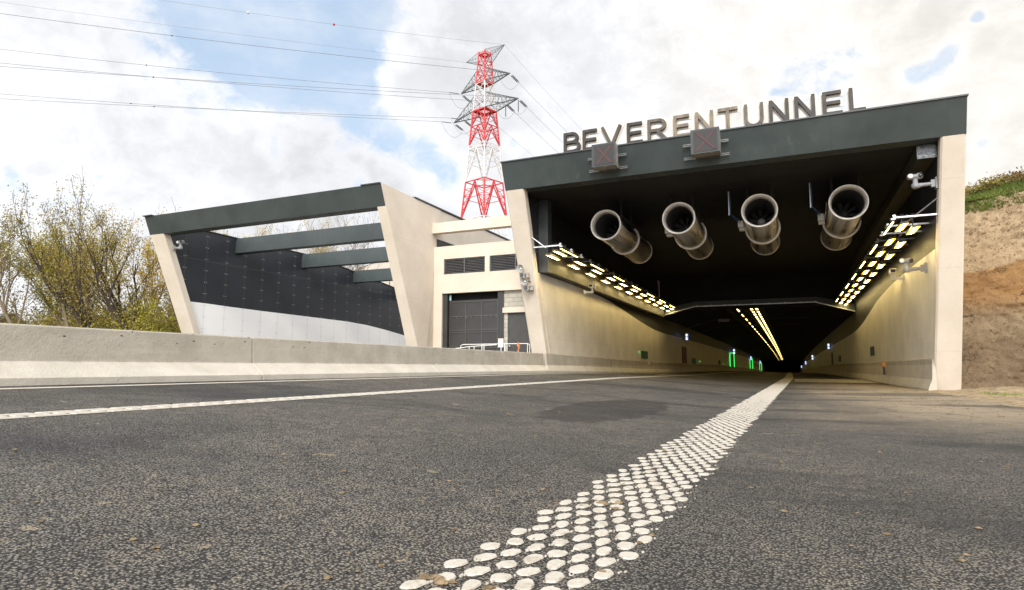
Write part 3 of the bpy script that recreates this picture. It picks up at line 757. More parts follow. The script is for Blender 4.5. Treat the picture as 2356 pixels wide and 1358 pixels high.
# cameras
M['cam_white'] = simple('camera_housing', (.62,.61,.58), .4, var=.06)
M['lens_dark'] = simple('lens_glass', (.01,.01,.012), .1, spec=.8)
M['lens_lit'] = simple('pale_lens_glass', (.85,.82,.74), .2, spec=.8)
def dome_cam(x, y, z, s, label, sc_=1.):
    """twin-pod camera on a wall arm; s=+1 wall on the right, -1 wall on the left"""
    t = thing('dome_camera', (x, y, z), label, 'camera', 'grey twin pod cameras on wall arms')
    S = sc_; a = Vector((x, y, z))
    mb = MB(); mb.box(min(x, x-s*.05*S), max(x, x-s*.05*S), y-.10*S, y+.10*S, z-.17*S, z+.17*S); mb.box(min(x-s*.05*S, x-s*.16*S), max(x-s*.05*S, x-s*.16*S), y-.06*S, y+.06*S, z-.11*S, z+.11*S); mb.build('wall_bracket', M['grey_cast'], t)
    mb = MB(); mb.tube([a+Vector((-s*.1*S,0,0)), a+Vector((-s*.36*S,0,-.01)), a+Vector((-s*.55*S,0,-.02*S))], [.055*S,.06*S,.085*S], 12); mb.build('arm', M['grey_cast'], t)
    c = a + Vector((-s*.55*S, 0, 0))
    mb = MB(); mb.lathe(c+Vector((0,0,-.10*S)), (0,0,1), [(0,0),(0,.09*S),(.03*S,.11*S),(.12*S,.115*S),(.14*S,.10*S),(.16*S,.07*S),(.26*S,.065*S),(.30*S,.08*S)], 20); mb.build('neck', M['grey_cast'], t)
    mb = MB(); top = c+Vector((0,0,.27*S))
    mb.lathe(top+Vector((-.20*S,0,0)), (1,0,0), [(0,0),(.0,.06*S),(.04*S,.095*S),(.12*S,.10*S),(.16*S,.08*S),(.20*S,.075*S),(.24*S,.08*S),(.28*S,.10*S),(.36*S,.095*S),(.40*S,.06*S),(.40*S,0)], 20); mb.build('camera_head', M['grey_cast'], t)
    mb = MB(); mb.lathe(top+Vector((-.13*S,-.098*S,0)), (0,-1,0), [(0,.07*S),(.01*S,.068*S),(.012*S,0)], 16); mb.build('lens', M['lens_lit'], t)
    mb = MB(); mb.lathe(top+Vector((.13*S,-.098*S,0)), (0,-1,0), [(0,.06*S),(.01*S,.058*S),(.012*S,0)], 16); mb.build('lens', M['lens_dark'], t)
dome_cam(4.30, 21.75, 6.22, 1, 'grey twin pod camera high beside the right column', 1.0)
dome_cam(4.26, 24.0, 3.98, 1, 'grey twin pod camera on the cream wall below the right lamp rack', 1.0)
dome_cam(-28.38, 21.62, 6.75, -1, 'grey twin pod camera on the dark wall beside the far left column', 1.0)
def box_cam(x, y, z, s, label):
    t = thing('box_camera', (x, y, z), label, 'camera', 'white box cameras on the tunnel walls')
    mb = MB(); mb.box(min(x, x-s*.05), max(x, x-s*.05), y-.07, y+.07, z-.1, z+.1); mb.bar((x-s*.03, y, z), (x-s*.42, y, z), .09, .09); mb.bar((x-s*.40, y, z), (x-s*.40, y, z+.2), .08); mb.build('bracket', M['cam_white'], t)
    mb = MB(); c = (x-s*.40, y, z+.26); mb.box(c[0]-.10, c[0]+.10, c[1]-.30, c[1]+.18, c[2]-.07, c[2]+.07); mb.build('camera_body', M['cam_white'], t)
    mb = MB(); mb.box(c[0]-.12, c[0]+.12, c[1]-.38, c[1]+.2, c[2]+.073, c[2]+.09); mb.build('sun_hood', M['cam_white'], t)
    mb = MB(); mb.box(c[0]-.08, c[0]+.08, c[1]-.308, c[1]-.302, c[2]-.05, c[2]+.05); mb.build('lens', M['lens_dark'], t)
box_cam(4.26, 28.2, 4.20, 1, 'white box camera on the right wall under the lamp rack')
box_cam(-8.50, 27.5, 4.17, -1, 'white box camera on the left wall under the bulkhead')

# horns on the left column
M['horn'] = simple('horn_plastic', (.33,.32,.30), .45, var=.05)
def colpt(x, z): return Vector((x, yl(z), z))
t = thing('horn_cluster', colpt(-9.35, 4.3), 'pair of grey horn loudspeakers with small cameras on the left column', 'loudspeakers')
for n, (x, z) in enumerate(((-9.31, 4.53), (-9.22, 4.05))):
    c = colpt(x, z)
    mb = MB(); mb.lathe(c+Vector((0,-.06,0)), (0,-1,0), [(0,.05),(.10,.06),(.26,.145),(.275,.155),(.265,.14),(.14,.05)], 28); h_ = mb.build('horn', M['horn'], t)
    mb = MB(); mb.lathe(c+Vector((0,-.19,0)), (0,-1,0), [(0,.035),(.05,.04),(.07,.03),(.08,0)], 14); mb.build('horn_centre', M['white_paint'], h_)
    mb = MB(); q = colpt(x+.04, z-.25)
    mb.box(q.x-.11, q.x+.07, q.y-.30, q.y-.02, z-.35, z-.17); mb.box(q.x+.10, q.x+.2, q.y-.16, q.y-.0, z-.33, z-.14); mb.build('camera_box', M['horn'], t)
    mb = MB(); mb.box(q.x-.085, q.x+.045, q.y-.306, q.y-.302, z-.33, z-.19); mb.build('camera_window', M['lens_dark'], t)
mb = MB(); p = colpt(-9.1, 4.0); mb.bar(p+Vector((-.05,-.02,.1)), p+Vector((.1,-.25,.02)), .02); mb.lathe(p+Vector((.1,-.25,.02)), (0,-1,0), [(0,0),(0,.03),(.04,.03),(.05,0)], 10); mb.build('microphone', M['dark_steel'], t)

# lane signals on the fascia
def led_face():
    t = NT('signal_face'); x, y, z = t.sep()
    d = t.vor(160, rnd=.1); c = t.mix(t.ramp(d, .2, .5), (.055,.05,.048), (.02,.018,.018))
    t.set(Base_Color=c, Roughness=.6); return t.m
M['led'] = led_face()
M['red_x'] = simple('dim_red_diodes', (.065,.030,.028), .7, var=.3, scale=40)
M['sig_body'] = simple('signal_body', (.40,.37,.32), .4, .5, var=.15)
def signal(x0, x1, label):
    z0, z1 = 7.50, 8.30
    t = thing('lane_signal', ((x0+x1)/2, 20.4, z0), label, 'lane signal', 'lane signals on the main fascia')
    mb = MB(); mb.box(x0, x1, 20.0, 20.36, z0, z1); mb.build('signal_box', M['sig_body'], t)
    mb = MB(); mb.box(x0+.0, x1-.0, 19.97, 19.998, z0+.0, z1); mb.build('face_frame', M['dark_steel'], t)
    mb = MB(); mb.box(x0+.09, x1-.06, 19.96, 19.968, z0+.05, z1-.05); f = mb.build('display', M['led'], t)
    mb = MB(); a0, a1 = x0+.13, x1-.10; b0, b1 = z0+.10, z1-.10; w = .10
    mb.prism([(a0,19.957,b0),(a0+w,19.957,b0),(a1,19.957,b1),(a1-w,19.957,b1)], (0,-.002,0)); mb.prism([(a0,19.951,b1),(a0+w,19.951,b1),(a1,19.951,b0),(a1-w,19.951,b0)], (0,-.002,0)); mb.build('red_cross', M['red_x'], f)
    mb = MB()
    for z in (z0+.12, z1-.28):
        yy = yl(z)-.10
        for dz in (0, .055): mb.bar((x0-.34, yy, z+dz), (x1+.22, yy, z+dz), .024)
        mb.box(x0+.05, x1-.05, 20.365, yl(z)-.02, z-.03, z+.1)
    mb.build('mounting_rail', M['galv_dim'], t)
signal(-5.84, -5.02, 'lane signal with a dim red cross under the letters BEV')
signal(-2.56, -1.68, 'lane signal with a dim red cross under the letters NT')

# ------------------------------------------------------------------ letters BEVERENTUNNEL
def bronze(name, a, b):
    t = NT(name); s_ = t.noise(3, 5, .6, t.mapped((2, 2, 1))); c = t.mix(t.ramp(s_, .3, .7), a, b)
    t.set(Base_Color=c, Metallic=.25, Roughness=.5); return t.m
M['let_dark'] = bronze('dark_bronze', (.016,.014,.013), (.035,.031,.027))
M['let_mid'] = bronze('half_lit_bronze', (.04,.034,.028), (.10,.083,.066))
M['let_light'] = bronze('lit_bronze', (.085,.068,.05), (.19,.155,.115))  # the paler bronzes carry painted light, not another finish
def halo_mat():
    t = NT('halo_acrylic'); t.set(Base_Color=(.62,.57,.49), Roughness=.35); return t.m
M['halo'] = halo_mat()
def arc(cx, cz, rx, rz, a0, a1, n=10): return [(cx+rx*cos(radians(a0+(a1-a0)*k/n)), cz+rz*sin(radians(a0+(a1-a0)*k/n))) for k in range(n+1)]
H = 1.0
GL = {
 'B': [[(.08,0),(.08,1)], [(.08,.93),(.40,.93)]+arc(.40,.725,.22,.205,90,-90)+[(.08,.52)], [(.08,.52)]+[(.44,.52)]+arc(.44,.295,.26,.225,90,-90)+[(.08,.07)]],
 'E': [[(.08,0),(.08,1)], [(.08,.93),(.66,.93)], [(.08,.51),(.62,.51)], [(.08,.07),(.68,.07)]],
 'V': [[(.05,1),(.40,.04)], [(.75,1),(.40,.04)]],
 'R': [[(.08,0),(.08,1)], [(.08,.93),(.42,.93)]+arc(.42,.70,.25,.23,90,-90)+[(.08,.47)], [(.38,.46),(.72,0)]],
 'N': [[(.08,0),(.08,1)], [(.08,.97),(.72,.03)], [(.72,0),(.72,1)]],
 'T': [[(.0,.93),(.76,.93)], [(.38,0),(.38,.93)]],
 'U': [[(.07,1),(.07,.34)]+arc(.38,.34,.31,.30,180,360,14)+[(.69,1)]],
 'L': [[(.08,0),(.08,1)], [(.08,.07),(.62,.07)]],
}
def ribbon(mb, pts, w, y0, y1, ext=0.):
    P = []
    for p in pts:
        q = Vector((p[0], 0, p[1]))
        if not P or (q-P[-1]).length > .004: P.append(q)
    if ext:
        d0 = (P[0]-P[1]).normalized(); d1 = (P[-1]-P[-2]).normalized(); P[0] = P[0]+d0*ext; P[-1] = P[-1]+d1*ext
    L = []; Rr = []
    for i, p in enumerate(P):
        da = (p-P[i-1]).normalized() if i else (P[1]-p).normalized()
        db = (P[i+1]-p).normalized() if i < len(P)-1 else da
        t_ = (da+db); t_ = t_.normalized() if t_.length > .01 else da
        n_ = Vector((-t_.z, 0, t_.x)); k = 1/max(.5, n_.dot(Vector((-da.z, 0, da.x))))
        L.append(p+n_*w/2*k); Rr.append(p-n_*w/2*k)
    m = len(P); vs = []
    for yy in (y0, y1):
        for q in L+Rr: vs.append((q.x, yy, q.z))
    fs = []
    for i in range(m-1):
        fs += [(i, i+1, m+i+1, m+i), (2*m+i, 3*m+i, 3*m+i+1, 2*m+i+1), (i, 2*m+i, 2*m+i+1, i+1), (m+i, m+i+1, 3*m+i+1, 3*m+i)]
    fs += [(0, m, 3*m, 2*m), (m-1, 3*m-1, 4*m-1, 2*m-1)]
    mb.add(vs, fs)
YLt = 20.83; ZL0 = 8.42
sign = thing('name_sign', (-2.3, YLt, ZT+.05), 'row of bronze capital letters spelling BEVERENTUNNEL on the fascia', 'sign')
lets = [('B',-.3421,-.3135),('E',-.3075,-.2810),('V',-.2745,-.2388),('E',-.2307,-.2038),('R',-.1966,-.1640),('E',-.1545,-.1280),('N',-.1202,-.0915),
        ('T',-.0850,-.0551),('U',-.0462,-.0180),('N',-.0105,.0178),('N',.0250,.0536),('E',.0625,.0890),('L',.0979,.1190)]
natw = {'B':.70,'E':.68,'V':.80,'R':.75,'N':.80,'T':.76,'U':.76,'L':.63}
cols = ['let_dark','let_dark','let_mid','let_dark','let_mid','let_light','let_light','let_light','let_mid','let_dark','let_dark','let_dark','let_dark']  # row painted lit in the middle and darker at its ends
HL = .765
for n, (ch, u0, u1) in enumerate(lets):
    x0 = u0*YLt; sx = (u1-u0)*YLt/natw[ch]
    mb = MB(); ms = MB()
    for q, st in enumerate(GL[ch]):
        pts = [(x0+px*sx, ZL0+pz*HL) for px, pz in st]
        ribbon(mb, pts, .106, YLt-.10-.002*q, YLt-.02+.002*q, 0.)
        ribbon(ms, pts, .106+.12, YLt+.02-.002*q, YLt+.045+.002*q, .06)
    l_ = mb.build('letter_'+ch.lower(), M[cols[n]], sign); ms.build('letter_backing', M['halo'], l_)
mb = MB(); mb.box(-7.2, 2.6, YLt+.05, YLt+.09, ZT+.047, ZT+.09); mb.build('base_rail', M['coping'], sign)

# ------------------------------------------------------------------ left open frame (ramp) structure
ramp = thing('open_ramp_frame', (-22, 23, .45), 'open roofed ramp frame with dark and white clad wall left of the tunnel', 'ramp frame')
mb = MB(); chamfer_col(mb, -29.12, -28.22, -29.30, -28.33, .3, ZF, .40); mb.build('column', M['beige'], ramp)
mb = MB(); leanbox(mb, -29.3, -15.0, -29.3, -15.0, ZF+.002, 8.26, .55); mb.build('fascia', M['fascia'], ramp)
mb = MB(); mb.box(-29.35, -28.7, 20.55, 21.0, 8.262, 8.30); mb.build('coping', M['coping'], ramp)
mb = MB(); mb.box(-16.0, -15.05, 20.6, 21.15, 8.262, 8.31); mb.build('coping', M['coping'], ramp)
XW = -28.4
def wtop(y): return 8.02 if y < 31 else (8.02-(y-31)*.073 if y < 34.4 else 7.77-(y-34.4)*.113)
WB = [(21,4.15),(23.8,4.14),(25.1,4.10),(27.8,4.05),(30.4,4.02),(35.6,3.95),(37.9,3.83),(40.45,3.58),(42.9,3.28),(46,2.9),(50,2.4)]
def curvewall(name, X, m, parent, lower, y1=44.5):
    mb = MB(); Y = [21.2+.5*i for i in range(int((y1-21.2)/.5)+1)]; vs = []
    def yy(y, z): return max(y, yl(z)+.405)
    for y in Y:
        c = interp(WB, y)
        if lower: a0, a1 = .4, c
        else: a0, a1 = c, wtop(y)
        vs += [(X, yy(y, a0), a0), (X, yy(y, a1), a1), (X-.25, yy(y, a0), a0), (X-.25, yy(y, a1), a1)]
    fs = []
    for k in range(len(Y)-1):
        a_ = 4*k; b_ = a_+4; fs += [(a_, b_, b_+1, a_+1), (a_+1, b_+1, b_+3, a_+3), (a_+2, a_+3, b_+3, b_+2)]
    mb.add(vs, fs); return mb.build(name, m, parent)
curvewall('white_wall_panel', XW-.0, M['clad_white'], ramp, True)
curvewall('dark_wall_panel', XW-.0, M['clad_dark'], ramp, False)
mb = MB(); vs = []
for p, q in zip([y for y in [21.3+.5*i for i in range(46)]], [21.8+.5*i for i in range(46)]):
    mb.bar((XW-.1, p, wtop(p)+.02), (XW-.1, q, wtop(q)+.02), .34, .04)
mb.build('wall_coping', M['coping'], ramp)
for y, zt, zb in ((25.55,8.00,7.16),(30.82,7.97,7.10),(36.05,7.64,6.80),(41.4,7.02,6.15)):
    mb = MB(); mb.box(XW+.002, -15.40, y, y+.5, zb, zt); mb.build('cross_beam', M['fascia'], ramp)
# pier between ramp and service yard, with its long beige wall
mb = MB()
mb.hexa([(-15.36, yl(.3), .3), (-14.78, yl(.3), .3), (-14.99, 25.2, .3), (-15.36, 25.2, .3),
         (-15.41, yl(ZF), ZF), (-14.96, yl(ZF), ZF), (-15.0, 25.2, ZF), (-15.41, 25.2, ZF)]); mb.build('pier', M['beige'], ramp)
mb = MB(); mb.prism([(-15.0, yl(ZF)+.0, ZF+.003), (-15.0, 25.5, ZF+.003), (-15.0, 25.5, 8.24), (-15.0, 23.2, 8.26), (-15.0, yl(8.30), 8.30)], (-.38, 0, 0)); mb.v = [(x+.002, y+(.56 if y < 21.3 and x < -15.1 else 0), z) for x, y, z in mb.v]
mb.build('pier_head', M['beige'], ramp)
mb = MB(); mb.box(-15.38, -15.02, 25.2, 44.5, .3, 8.235); mb.build('long_wall', M['beige'], ramp)
mb = MB(); mb.box(-15.42, -14.97, 23.2, 44.6, 8.27, 8.34); mb.build('wall_coping', M['coping'], ramp)
# ramp road inside the frame
mb = MB(); mb.box(-28.6, -15.4, 20, 60, .40, .455); o = mb.build('ramp_road', M['asphalt'], kind='structure')

# ------------------------------------------------------------------ service building between ramp and tunnel
YB = 24.85
svc = thing('service_building', (-12.3, YB, .45), 'beige service building with louvres and dark sectional gate beside the tunnel', 'building')
xl, xr = -14.98, -9.56
# facade with an opening for gate and door
mb = MB()
mb.box(xl, xr, YB, YB+.25, 4.12, 5.0)                 # band over the gate
mb.box(xl, -14.42, YB, YB+.25, 5.0, 5.72); mb.box(-12.30, -12.07, YB, YB+.25, 5.0, 5.72); mb.box(xl, xr, YB, YB+.25, 5.72, 6.32)
mb.box(xl, -14.50, YB, YB+.25, .3, 4.12)
mb.build('facade', M['beige'], svc)
mb = MB(); mb.box(xl-.0, xr, YB-.14, YB+.24, 6.96, 7.44); mb.build('tie_beam', M['beige'], svc)
mb = MB(); mb.box(xl, xr, YB+.2, YB+.32, 6.322, 6.36); mb.build('parapet_coping', M['beige'], svc)
mb = MB(); mb.box(-14.97, xr, YB+.26, 34, 5.9, 6.1); mb.build('roof', M['black'], svc)
mb = MB(); mb.box(-14.985, -14.96, YB+.3, 34, 6.3, 6.76); mb.build('roof_upstand', M['coping'], svc)
mb = MB(); mb.box(-14.985, -14.93, YB+.3, 34, 6.762, 6.80); mb.build('roof_flashing', M['flash'], svc)
M['louvre'] = simple('louvre_metal', (.14,.14,.14), .5, .3)
for x0, x1 in ((-14.42, -12.30), (-12.07, xr)):
    mb = MB(); z0, z1 = 5.0, 5.72
    mb.box(x0, x1, YB+.04, YB+.09, z0, z0+.035); mb.box(x0, x1, YB+.04, YB+.09, z1-.035, z1); mb.box(x0, x0+.035, YB+.04, YB+.09, z0+.036, z1-.036)
    mb.box(x1-.035, x1, YB+.04, YB+.09, z0+.036, z1-.036); mb.box((x0+x1)/2-.02, (x0+x1)/2+.02, YB+.02, YB+.09, z0+.036, z1-.036)
    lf = mb.build('louvre', M['louvre'], svc)
    mb = MB()
    for k in range(9):
        z = z0+.06+k*.072; mb.hexa([(x0+.036, YB+.05, z), (x1-.036, YB+.05, z), (x1-.036, YB+.15, z+.05), (x0+.036, YB+.15, z+.05),
                                    (x0+.036, YB+.05, z+.012), (x1-.036, YB+.05, z+.012), (x1-.036, YB+.15, z+.062), (x0+.036, YB+.15, z+.062)])
    mb.build('slats', M['louvre'], lf)
    mb = MB(); mb.box(x0, x1, YB+.252, YB+.27, z0-.05, z1+.05); mb.build('dark_backing', M['black'], lf)
# gate
M['gate'] = simple('anthracite_gate', (.036,.035,.034), .42, var=.15, scale=1.5)
M['gate_rail'] = simple('gate_rail_metal', (.085,.08,.07), .4, .4)
YG = YB+.28
gate = MB(); gate.box(-14.25, -11.72, YG, YG+.05, .5, 3.80); gt = gate.build('sectional_gate', M['gate'], svc)
mb = MB()
for z in (3.72, 3.06, 2.42, 2.32, 1.70, 1.62, 1.0): mb.box(-14.23, -11.74, YG-.03, YG-.002, z-.022, z+.022)
for x in (-14.2, -13.38, -12.56, -11.78): mb.box(x-.028, x+.028, YG-.026, YG-.003, 1.0, 3.7)
mb.build('gate_frame', M['gate_rail'], gt)
mb = MB()
for z in (3.02, 1.66):
    for k in range(10): x = -14.1+.25*k; mb.box(x-.05, x+.05, YG-.038, YG-.031, z-.04, z-.022); mb.box(x-.05, x+.05, YG-.038, YG-.031, z+.022, z+.04)
mb.build('hinge_plates', M['galv_dim'], gt)
mb = MB(); mb.box(-14.4, xr, YG+.3, YG+.32, .4, 4.2); mb.build('dark_interior', M['black'], svc)
mb = MB(); mb.box(-14.495, -14.27, YG-.18, YG+.05, .4, 4.118); mb.build('gate_post', M['gate'], svc)
mb = MB(); mb.box(-11.71, -11.44, YG-.16, YG+.06, .4, 4.118); mb.build('gate_post', M['gate'], svc)
mb = MB(); mb.box(-14.22, -14.14, YG-.06, YG-.02, 3.80, 4.05); mb.build('indicator_lamp', simple('pale_cyan_plastic', (.35,.6,.62), .3), svc)
def blocks():
    t = NT('concrete_blocks'); br = t.n('ShaderNodeTexBrick')
    m = t.n('ShaderNodeMapping'); m.inputs['Rotation'].default_value = (radians(90), 0, 0); t.link(t.co(), m.inputs[0]); t.link(m.outputs[0], br.inputs['Vector'])
    br.inputs['Color1'].default_value = (.36,.34,.29,1); br.inputs['Color2'].default_value = (.46,.43,.37,1); br.inputs['Mortar'].default_value = (.26,.22,.16,1)
    br.inputs['Scale'].default_value = 1.; br.inputs['Brick Width'].default_value = .40; br.inputs['Row Height'].default_value = .19; br.inputs['Mortar Size'].default_value = .014
    c = t.mix(t.math('MULTIPLY', t.noise(12, 5), .5), br.outputs['Color'], (.5,.48,.42)); t.set(Base_Color=c, Roughness=.9); t.bump(t.math('ADD', t.noise(50, 4), t.math('MULTIPLY', br.outputs['Fac'], -1.5)), .5, .01); return t.m
M['blocks'] = blocks()
mb = MB(); mb.box(-11.438, xr, YG-.10, YG+.1, 3.36, 4.118); mb.box(-11.438, -11.26, YG-.10, YG+.1, .4, 3.13); mb.build('block_wall', M['blocks'], svc)
mb = MB(); mb.box(-11.46, xr, YG-.20, YG+.08, 3.132, 3.358); mb.build('door_lintel', M['beige'], svc)
mb = MB(); mb.box(-11.255, -9.9, YG-.04, YG+.02, .4, 3.128); dr = mb.build('side_door', simple('grey_door', (.055,.053,.051), .5), svc)
mb = MB(); mb.lathe((-11.17, YG-.045, 1.66), (0,-1,0), [(0,0),(0,.035),(.03,.045),(.06,.04),(.075,0)], 14); mb.build('door_knob', M['flash'], dr)
# notice, taped with orange corners
t = thing('paper_notice', (-11.57, YG-.17, 1.7), 'white paper notice with orange taped corners on the gate post', 'notice')
mb = MB(); mb.box(-11.68, -11.43, YG-.175, YG-.168, 1.62, 2.0); mb.build('paper', simple('paper', (.80,.79,.77), .7, var=.02), t)
mb = MB()
for k in range(9): mb.box(-11.62, -11.49, YG-.178, YG-.176, 1.68+.03*k, 1.69+.03*k)
mb.build('printed_lines', simple('grey_print', (.50,.50,.50), .8), t)
mb = MB()
for x in (-11.68, -11.43):
    for z in (1.62, 2.0): mb.box(x-.018, x+.018, YG-.183, YG-.179, z-.018, z+.018)
mb.build('tape', M['orange'], t)
# railing in front
YR = 23.9
t = thing('handrail', (-11.3, YR, .5), 'white tubular handrail in front of the service building', 'railing')
mb = MB(); zr = 1.72
mb.tube([(-12.98, YR, .5), (-12.98, YR, zr-.12), (-12.95, YR, zr-.03), (-12.86, YR, zr)] + [(x, YR, zr) for x in (-12, -11, -10)] + [(-9.84, YR, zr), (-9.77, YR, zr-.04), (-9.75, YR, zr-.12), (-9.75, YR, .5)], .018, 8); mb.build('top_rail', M['white_paint'], t)
for x in (-11.95, -11.85, -11.05, -10.88, -10.25, -9.85):
    mb = MB(); mb.tube([(x, YR+.0, .5), (x, YR+.0, zr)], .018, 8); mb.build('post', M['white_paint'], t)
t = thing('handrail', (-14, YR+.35, .5), 'low sloping white handrail left of the level one at the service building', 'railing')
mb = MB(); mb.tube([(-15.0, YR+.3, 1.40), (-13.9, YR+.3, 1.50), (-12.7, YR+.3, 1.64), (-11.4, YR+.3, 1.70)], .018, 8); mb.build('top_rail', M['white_paint'], t)
for x, z in ((-13.75, 1.5), (-12.72, 1.62), (-12.48, 1.64)):
    mb = MB(); mb.tube([(x, YR+.3, .5), (x, YR+.3, z)], .018, 8); mb.build('post', M['white_paint'], t)
mb = MB(); random.seed(3)
pts = [(-10.25, YR-.04, 1.78), (-10.27, YR-.05, 1.66), (-10.20, YR-.05, 1.52), (-10.29, YR-.05, 1.40), (-10.30, YR-.05, 1.27)]
mb.tube(pts, [.02,.04,.035,.02,.01], 7); mb.tube([(-10.24, YR-.04, 1.70), (-10.18, YR-.06, 1.6), (-10.2, YR-.05, 1.48)], [.02,.025,.008], 6)
tag(mb.build('orange_rag', simple('faded_orange_cloth', (.60,.20,.06), .8, var=.3, scale=20)), 'crumpled orange rag knotted on the white handrail', 'rag')

# distant shed gable seen through the frame
t = thing('pale_shed', (-46, 62, .4), 'pale panelled shed gable behind the open ramp frame', 'shed')
M['shed'] = simple('shed_panel', (.50,.45,.39), .7, var=.06)
mb = MB(); mb.prism([(-49.5,60,.4),(-38,60,.4),(-38,60,14.6),(-43.0,60,13.7),(-49.5,60,11.6)], (0,5,0)); mb.build('walls', M['shed'], t)
mb = MB()
for x in (-48,-46.5,-45,-43.5,-42,-40.5): mb.box(x-.04, x+.04, 59.96, 59.995, .5, 11.5)
mb.build('panel_joints', M['gate_rail'], t)
mb = MB(); mb.bar((-49.8,60,11.62),(-38,60,14.8),.2,.2); mb.build('roof_edge', M['flash'], t)

# ------------------------------------------------------------------ the cut bank on the right
random.seed(8)
def bank_y(x): return 24.35 - .75*max(0, min(3, x-5)) if x < 40 else 22.1
def fb(x, s):   # s 0..1 along the profile
    pass
NPR = 115; DZ = 7.1/NPR
def bankprof(i): return .80*(DZ*i-.30), -.02+DZ*i
topd, topz = bankprof(NPR)
def nz(a_, b_): return fbm(a_*.8, b_*.8, 3.)*1.3
BX = [4.955+.065*i for i in range(110)] + [12.1+.5*i for i in range(20)] + [23+3*i for i in range(10)] + [60, 100, 170]
mb = MB(); vs = []
for i in range(NPR+1):
    d, z = bankprof(i)
    for x in BX:
        st = 4.2 + .12*fbm(x*.7, 1.); st2 = 2.75+.15*fbm(x*.6, 9.)
        step = -.10*max(0, min(1, (st-z)/.12))*max(0, min(1, (z-st2)/.3+1))
        rough = .16*fbm(x*.9, z*1.3, 2., 3) + .085*fbm(x*4.5, z*7.5, 5., 4) + .06*abs(fbm(x*13, z*16, 1., 2))
        fade = min(1, i/6.)
        vs.append((x, bank_y(x)+d+(rough+step)*fade, z+.03*fbm(x*6, z*6, 8., 2)*fade))
n = len(BX); mb.add(vs, [(j*n+i, j*n+i+1, (j+1)*n+i+1, (j+1)*n+i) for j in range(NPR) for i in range(n-1)], True)
mb.build('soil_bank', M['soil'], kind='structure')
# stones and crumbs lodged in the slope
mb = MB(); random.seed(21)
for _ in range(2600):
    x = random.uniform(5, 12); i = random.randint(2, NPR-2); d, z = bankprof(i); r = random.choice((.012,.018,.025,.04)); c = Vector((x, bank_y(x)+d+.08*fbm(x*.9, z*1.3, 2., 3)-.03, z))
    pts = [c+Vector((random.gauss(0,1), random.gauss(0,1), random.gauss(0,1))).normalized()*r for _ in range(6)]
    mb.add(pts, [(0,1,2),(0,2,3),(0,3,4),(1,5,2),(3,5,4),(2,5,3),(0,4,1),(1,4,5)])
mb.build('bank_stones', M['clod'], kind='stuff', label='small stones and crumbs lodged in the soil bank', category='stones')
M['turf'] = simple('turf', (.075,.095,.025), .95, var=.5, scale=2.5, bump=.6, bscale=14, spec=.1)
def topz_at(x, d):   # d metres back from the crest
    return topz + .30*min(d, 2.4) + .085*max(0, min(6, x-5))*min(1, d/3) - (.0 if d < 3 else .05*(d-3))
mb = MB(); DD = [-.1,.3,1,2,3,4,5,8,14,30,80]; vs = []
for d in DD:
    for x in BX: vs.append((x, bank_y(x)+topd+d, topz_at(x, max(0, d)) + .05*nz(x, d)))
mb.add(vs, [(j*n+i, j*n+i+1, (j+1)*n+i+1, (j+1)*n+i) for j in range(len(DD)-1) for i in range(n-1)], True); mb.build('bank_top', M['turf'], kind='structure')

def leafmat(name, cols, sc_=1.2, trans=.35):
    t = NT(name); f = t.noise(sc_, 3, .6); f2 = t.noise(sc_*9, 2)
    c = t.mix(t.ramp(f, .35, .65), cols[0], cols[1]); c = t.mix(t.math('MULTIPLY', t.ramp(f2, .45, .65), .7), c, cols[2])
    t.set(Base_Color=c, Roughness=.6, Specular_IOR_Level=.3)
    tr = t.n('ShaderNodeBsdfTranslucent'); t.link(c, tr.inputs[0]); mx = t.n('ShaderNodeMixShader'); mx.inputs[0].default_value = trans
    out = t.t.nodes['Material Output']; t.link(t.b.outputs[0], mx.inputs[1]); t.link(tr.outputs[0], mx.inputs[2]); t.link(mx.outputs[0], out.inputs[0])
    return t.m
M['leaf_green'] = leafmat('autumn_leaf_green', ((.17,.21,.03),(.36,.32,.04),(.55,.43,.06)))
M['leaf_yellow'] = leafmat('autumn_leaf_yellow', ((.44,.31,.05),(.62,.43,.06),(.36,.31,.06)))
M['leaf_olive'] = leafmat('autumn_leaf_olive', ((.21,.18,.045),(.31,.25,.06),(.38,.29,.075)))
M['leaf_rust'] = leafmat('rusty_leaf', ((.16,.075,.03),(.22,.11,.05),(.14,.10,.035)))
M['grassblade'] = leafmat('grass_blade', ((.10,.16,.025),(.19,.24,.05),(.26,.24,.08)), .8, .25)
def barkmat(name, col):
    t = NT(name); f = t.noise(6, 6, .7, t.mapped((1,1,.3))); t.set(Base_Color=t.mix(f, tuple(c*.6 for c in col), tuple(c*1.5 for c in col)), Roughness=.9); t.bump(t.noise(20, 5), .5, .01); return t.m
M['bark'] = barkmat('grey_brown_bark', (.15,.115,.075))
M['bark_dark'] = barkmat('dark_bark', (.04,.028,.018))

def leafquad(vs, fs, p, s, flat=0.):
    a_ = Vector((random.gauss(0,1), random.gauss(0,1), random.gauss(0,1)*(1-flat))).normalized()
    b_ = a_.cross(Vector((random.gauss(0,1), random.gauss(0,1), random.gauss(0,1)))).normalized()
    a_ *= s; b_ *= s*.6; n_ = len(vs)
    vs += [tuple(p-a_), tuple(p+b_), tuple(p+a_), tuple(p-b_)]; fs.append((n_, n_+1, n_+2, n_+3))
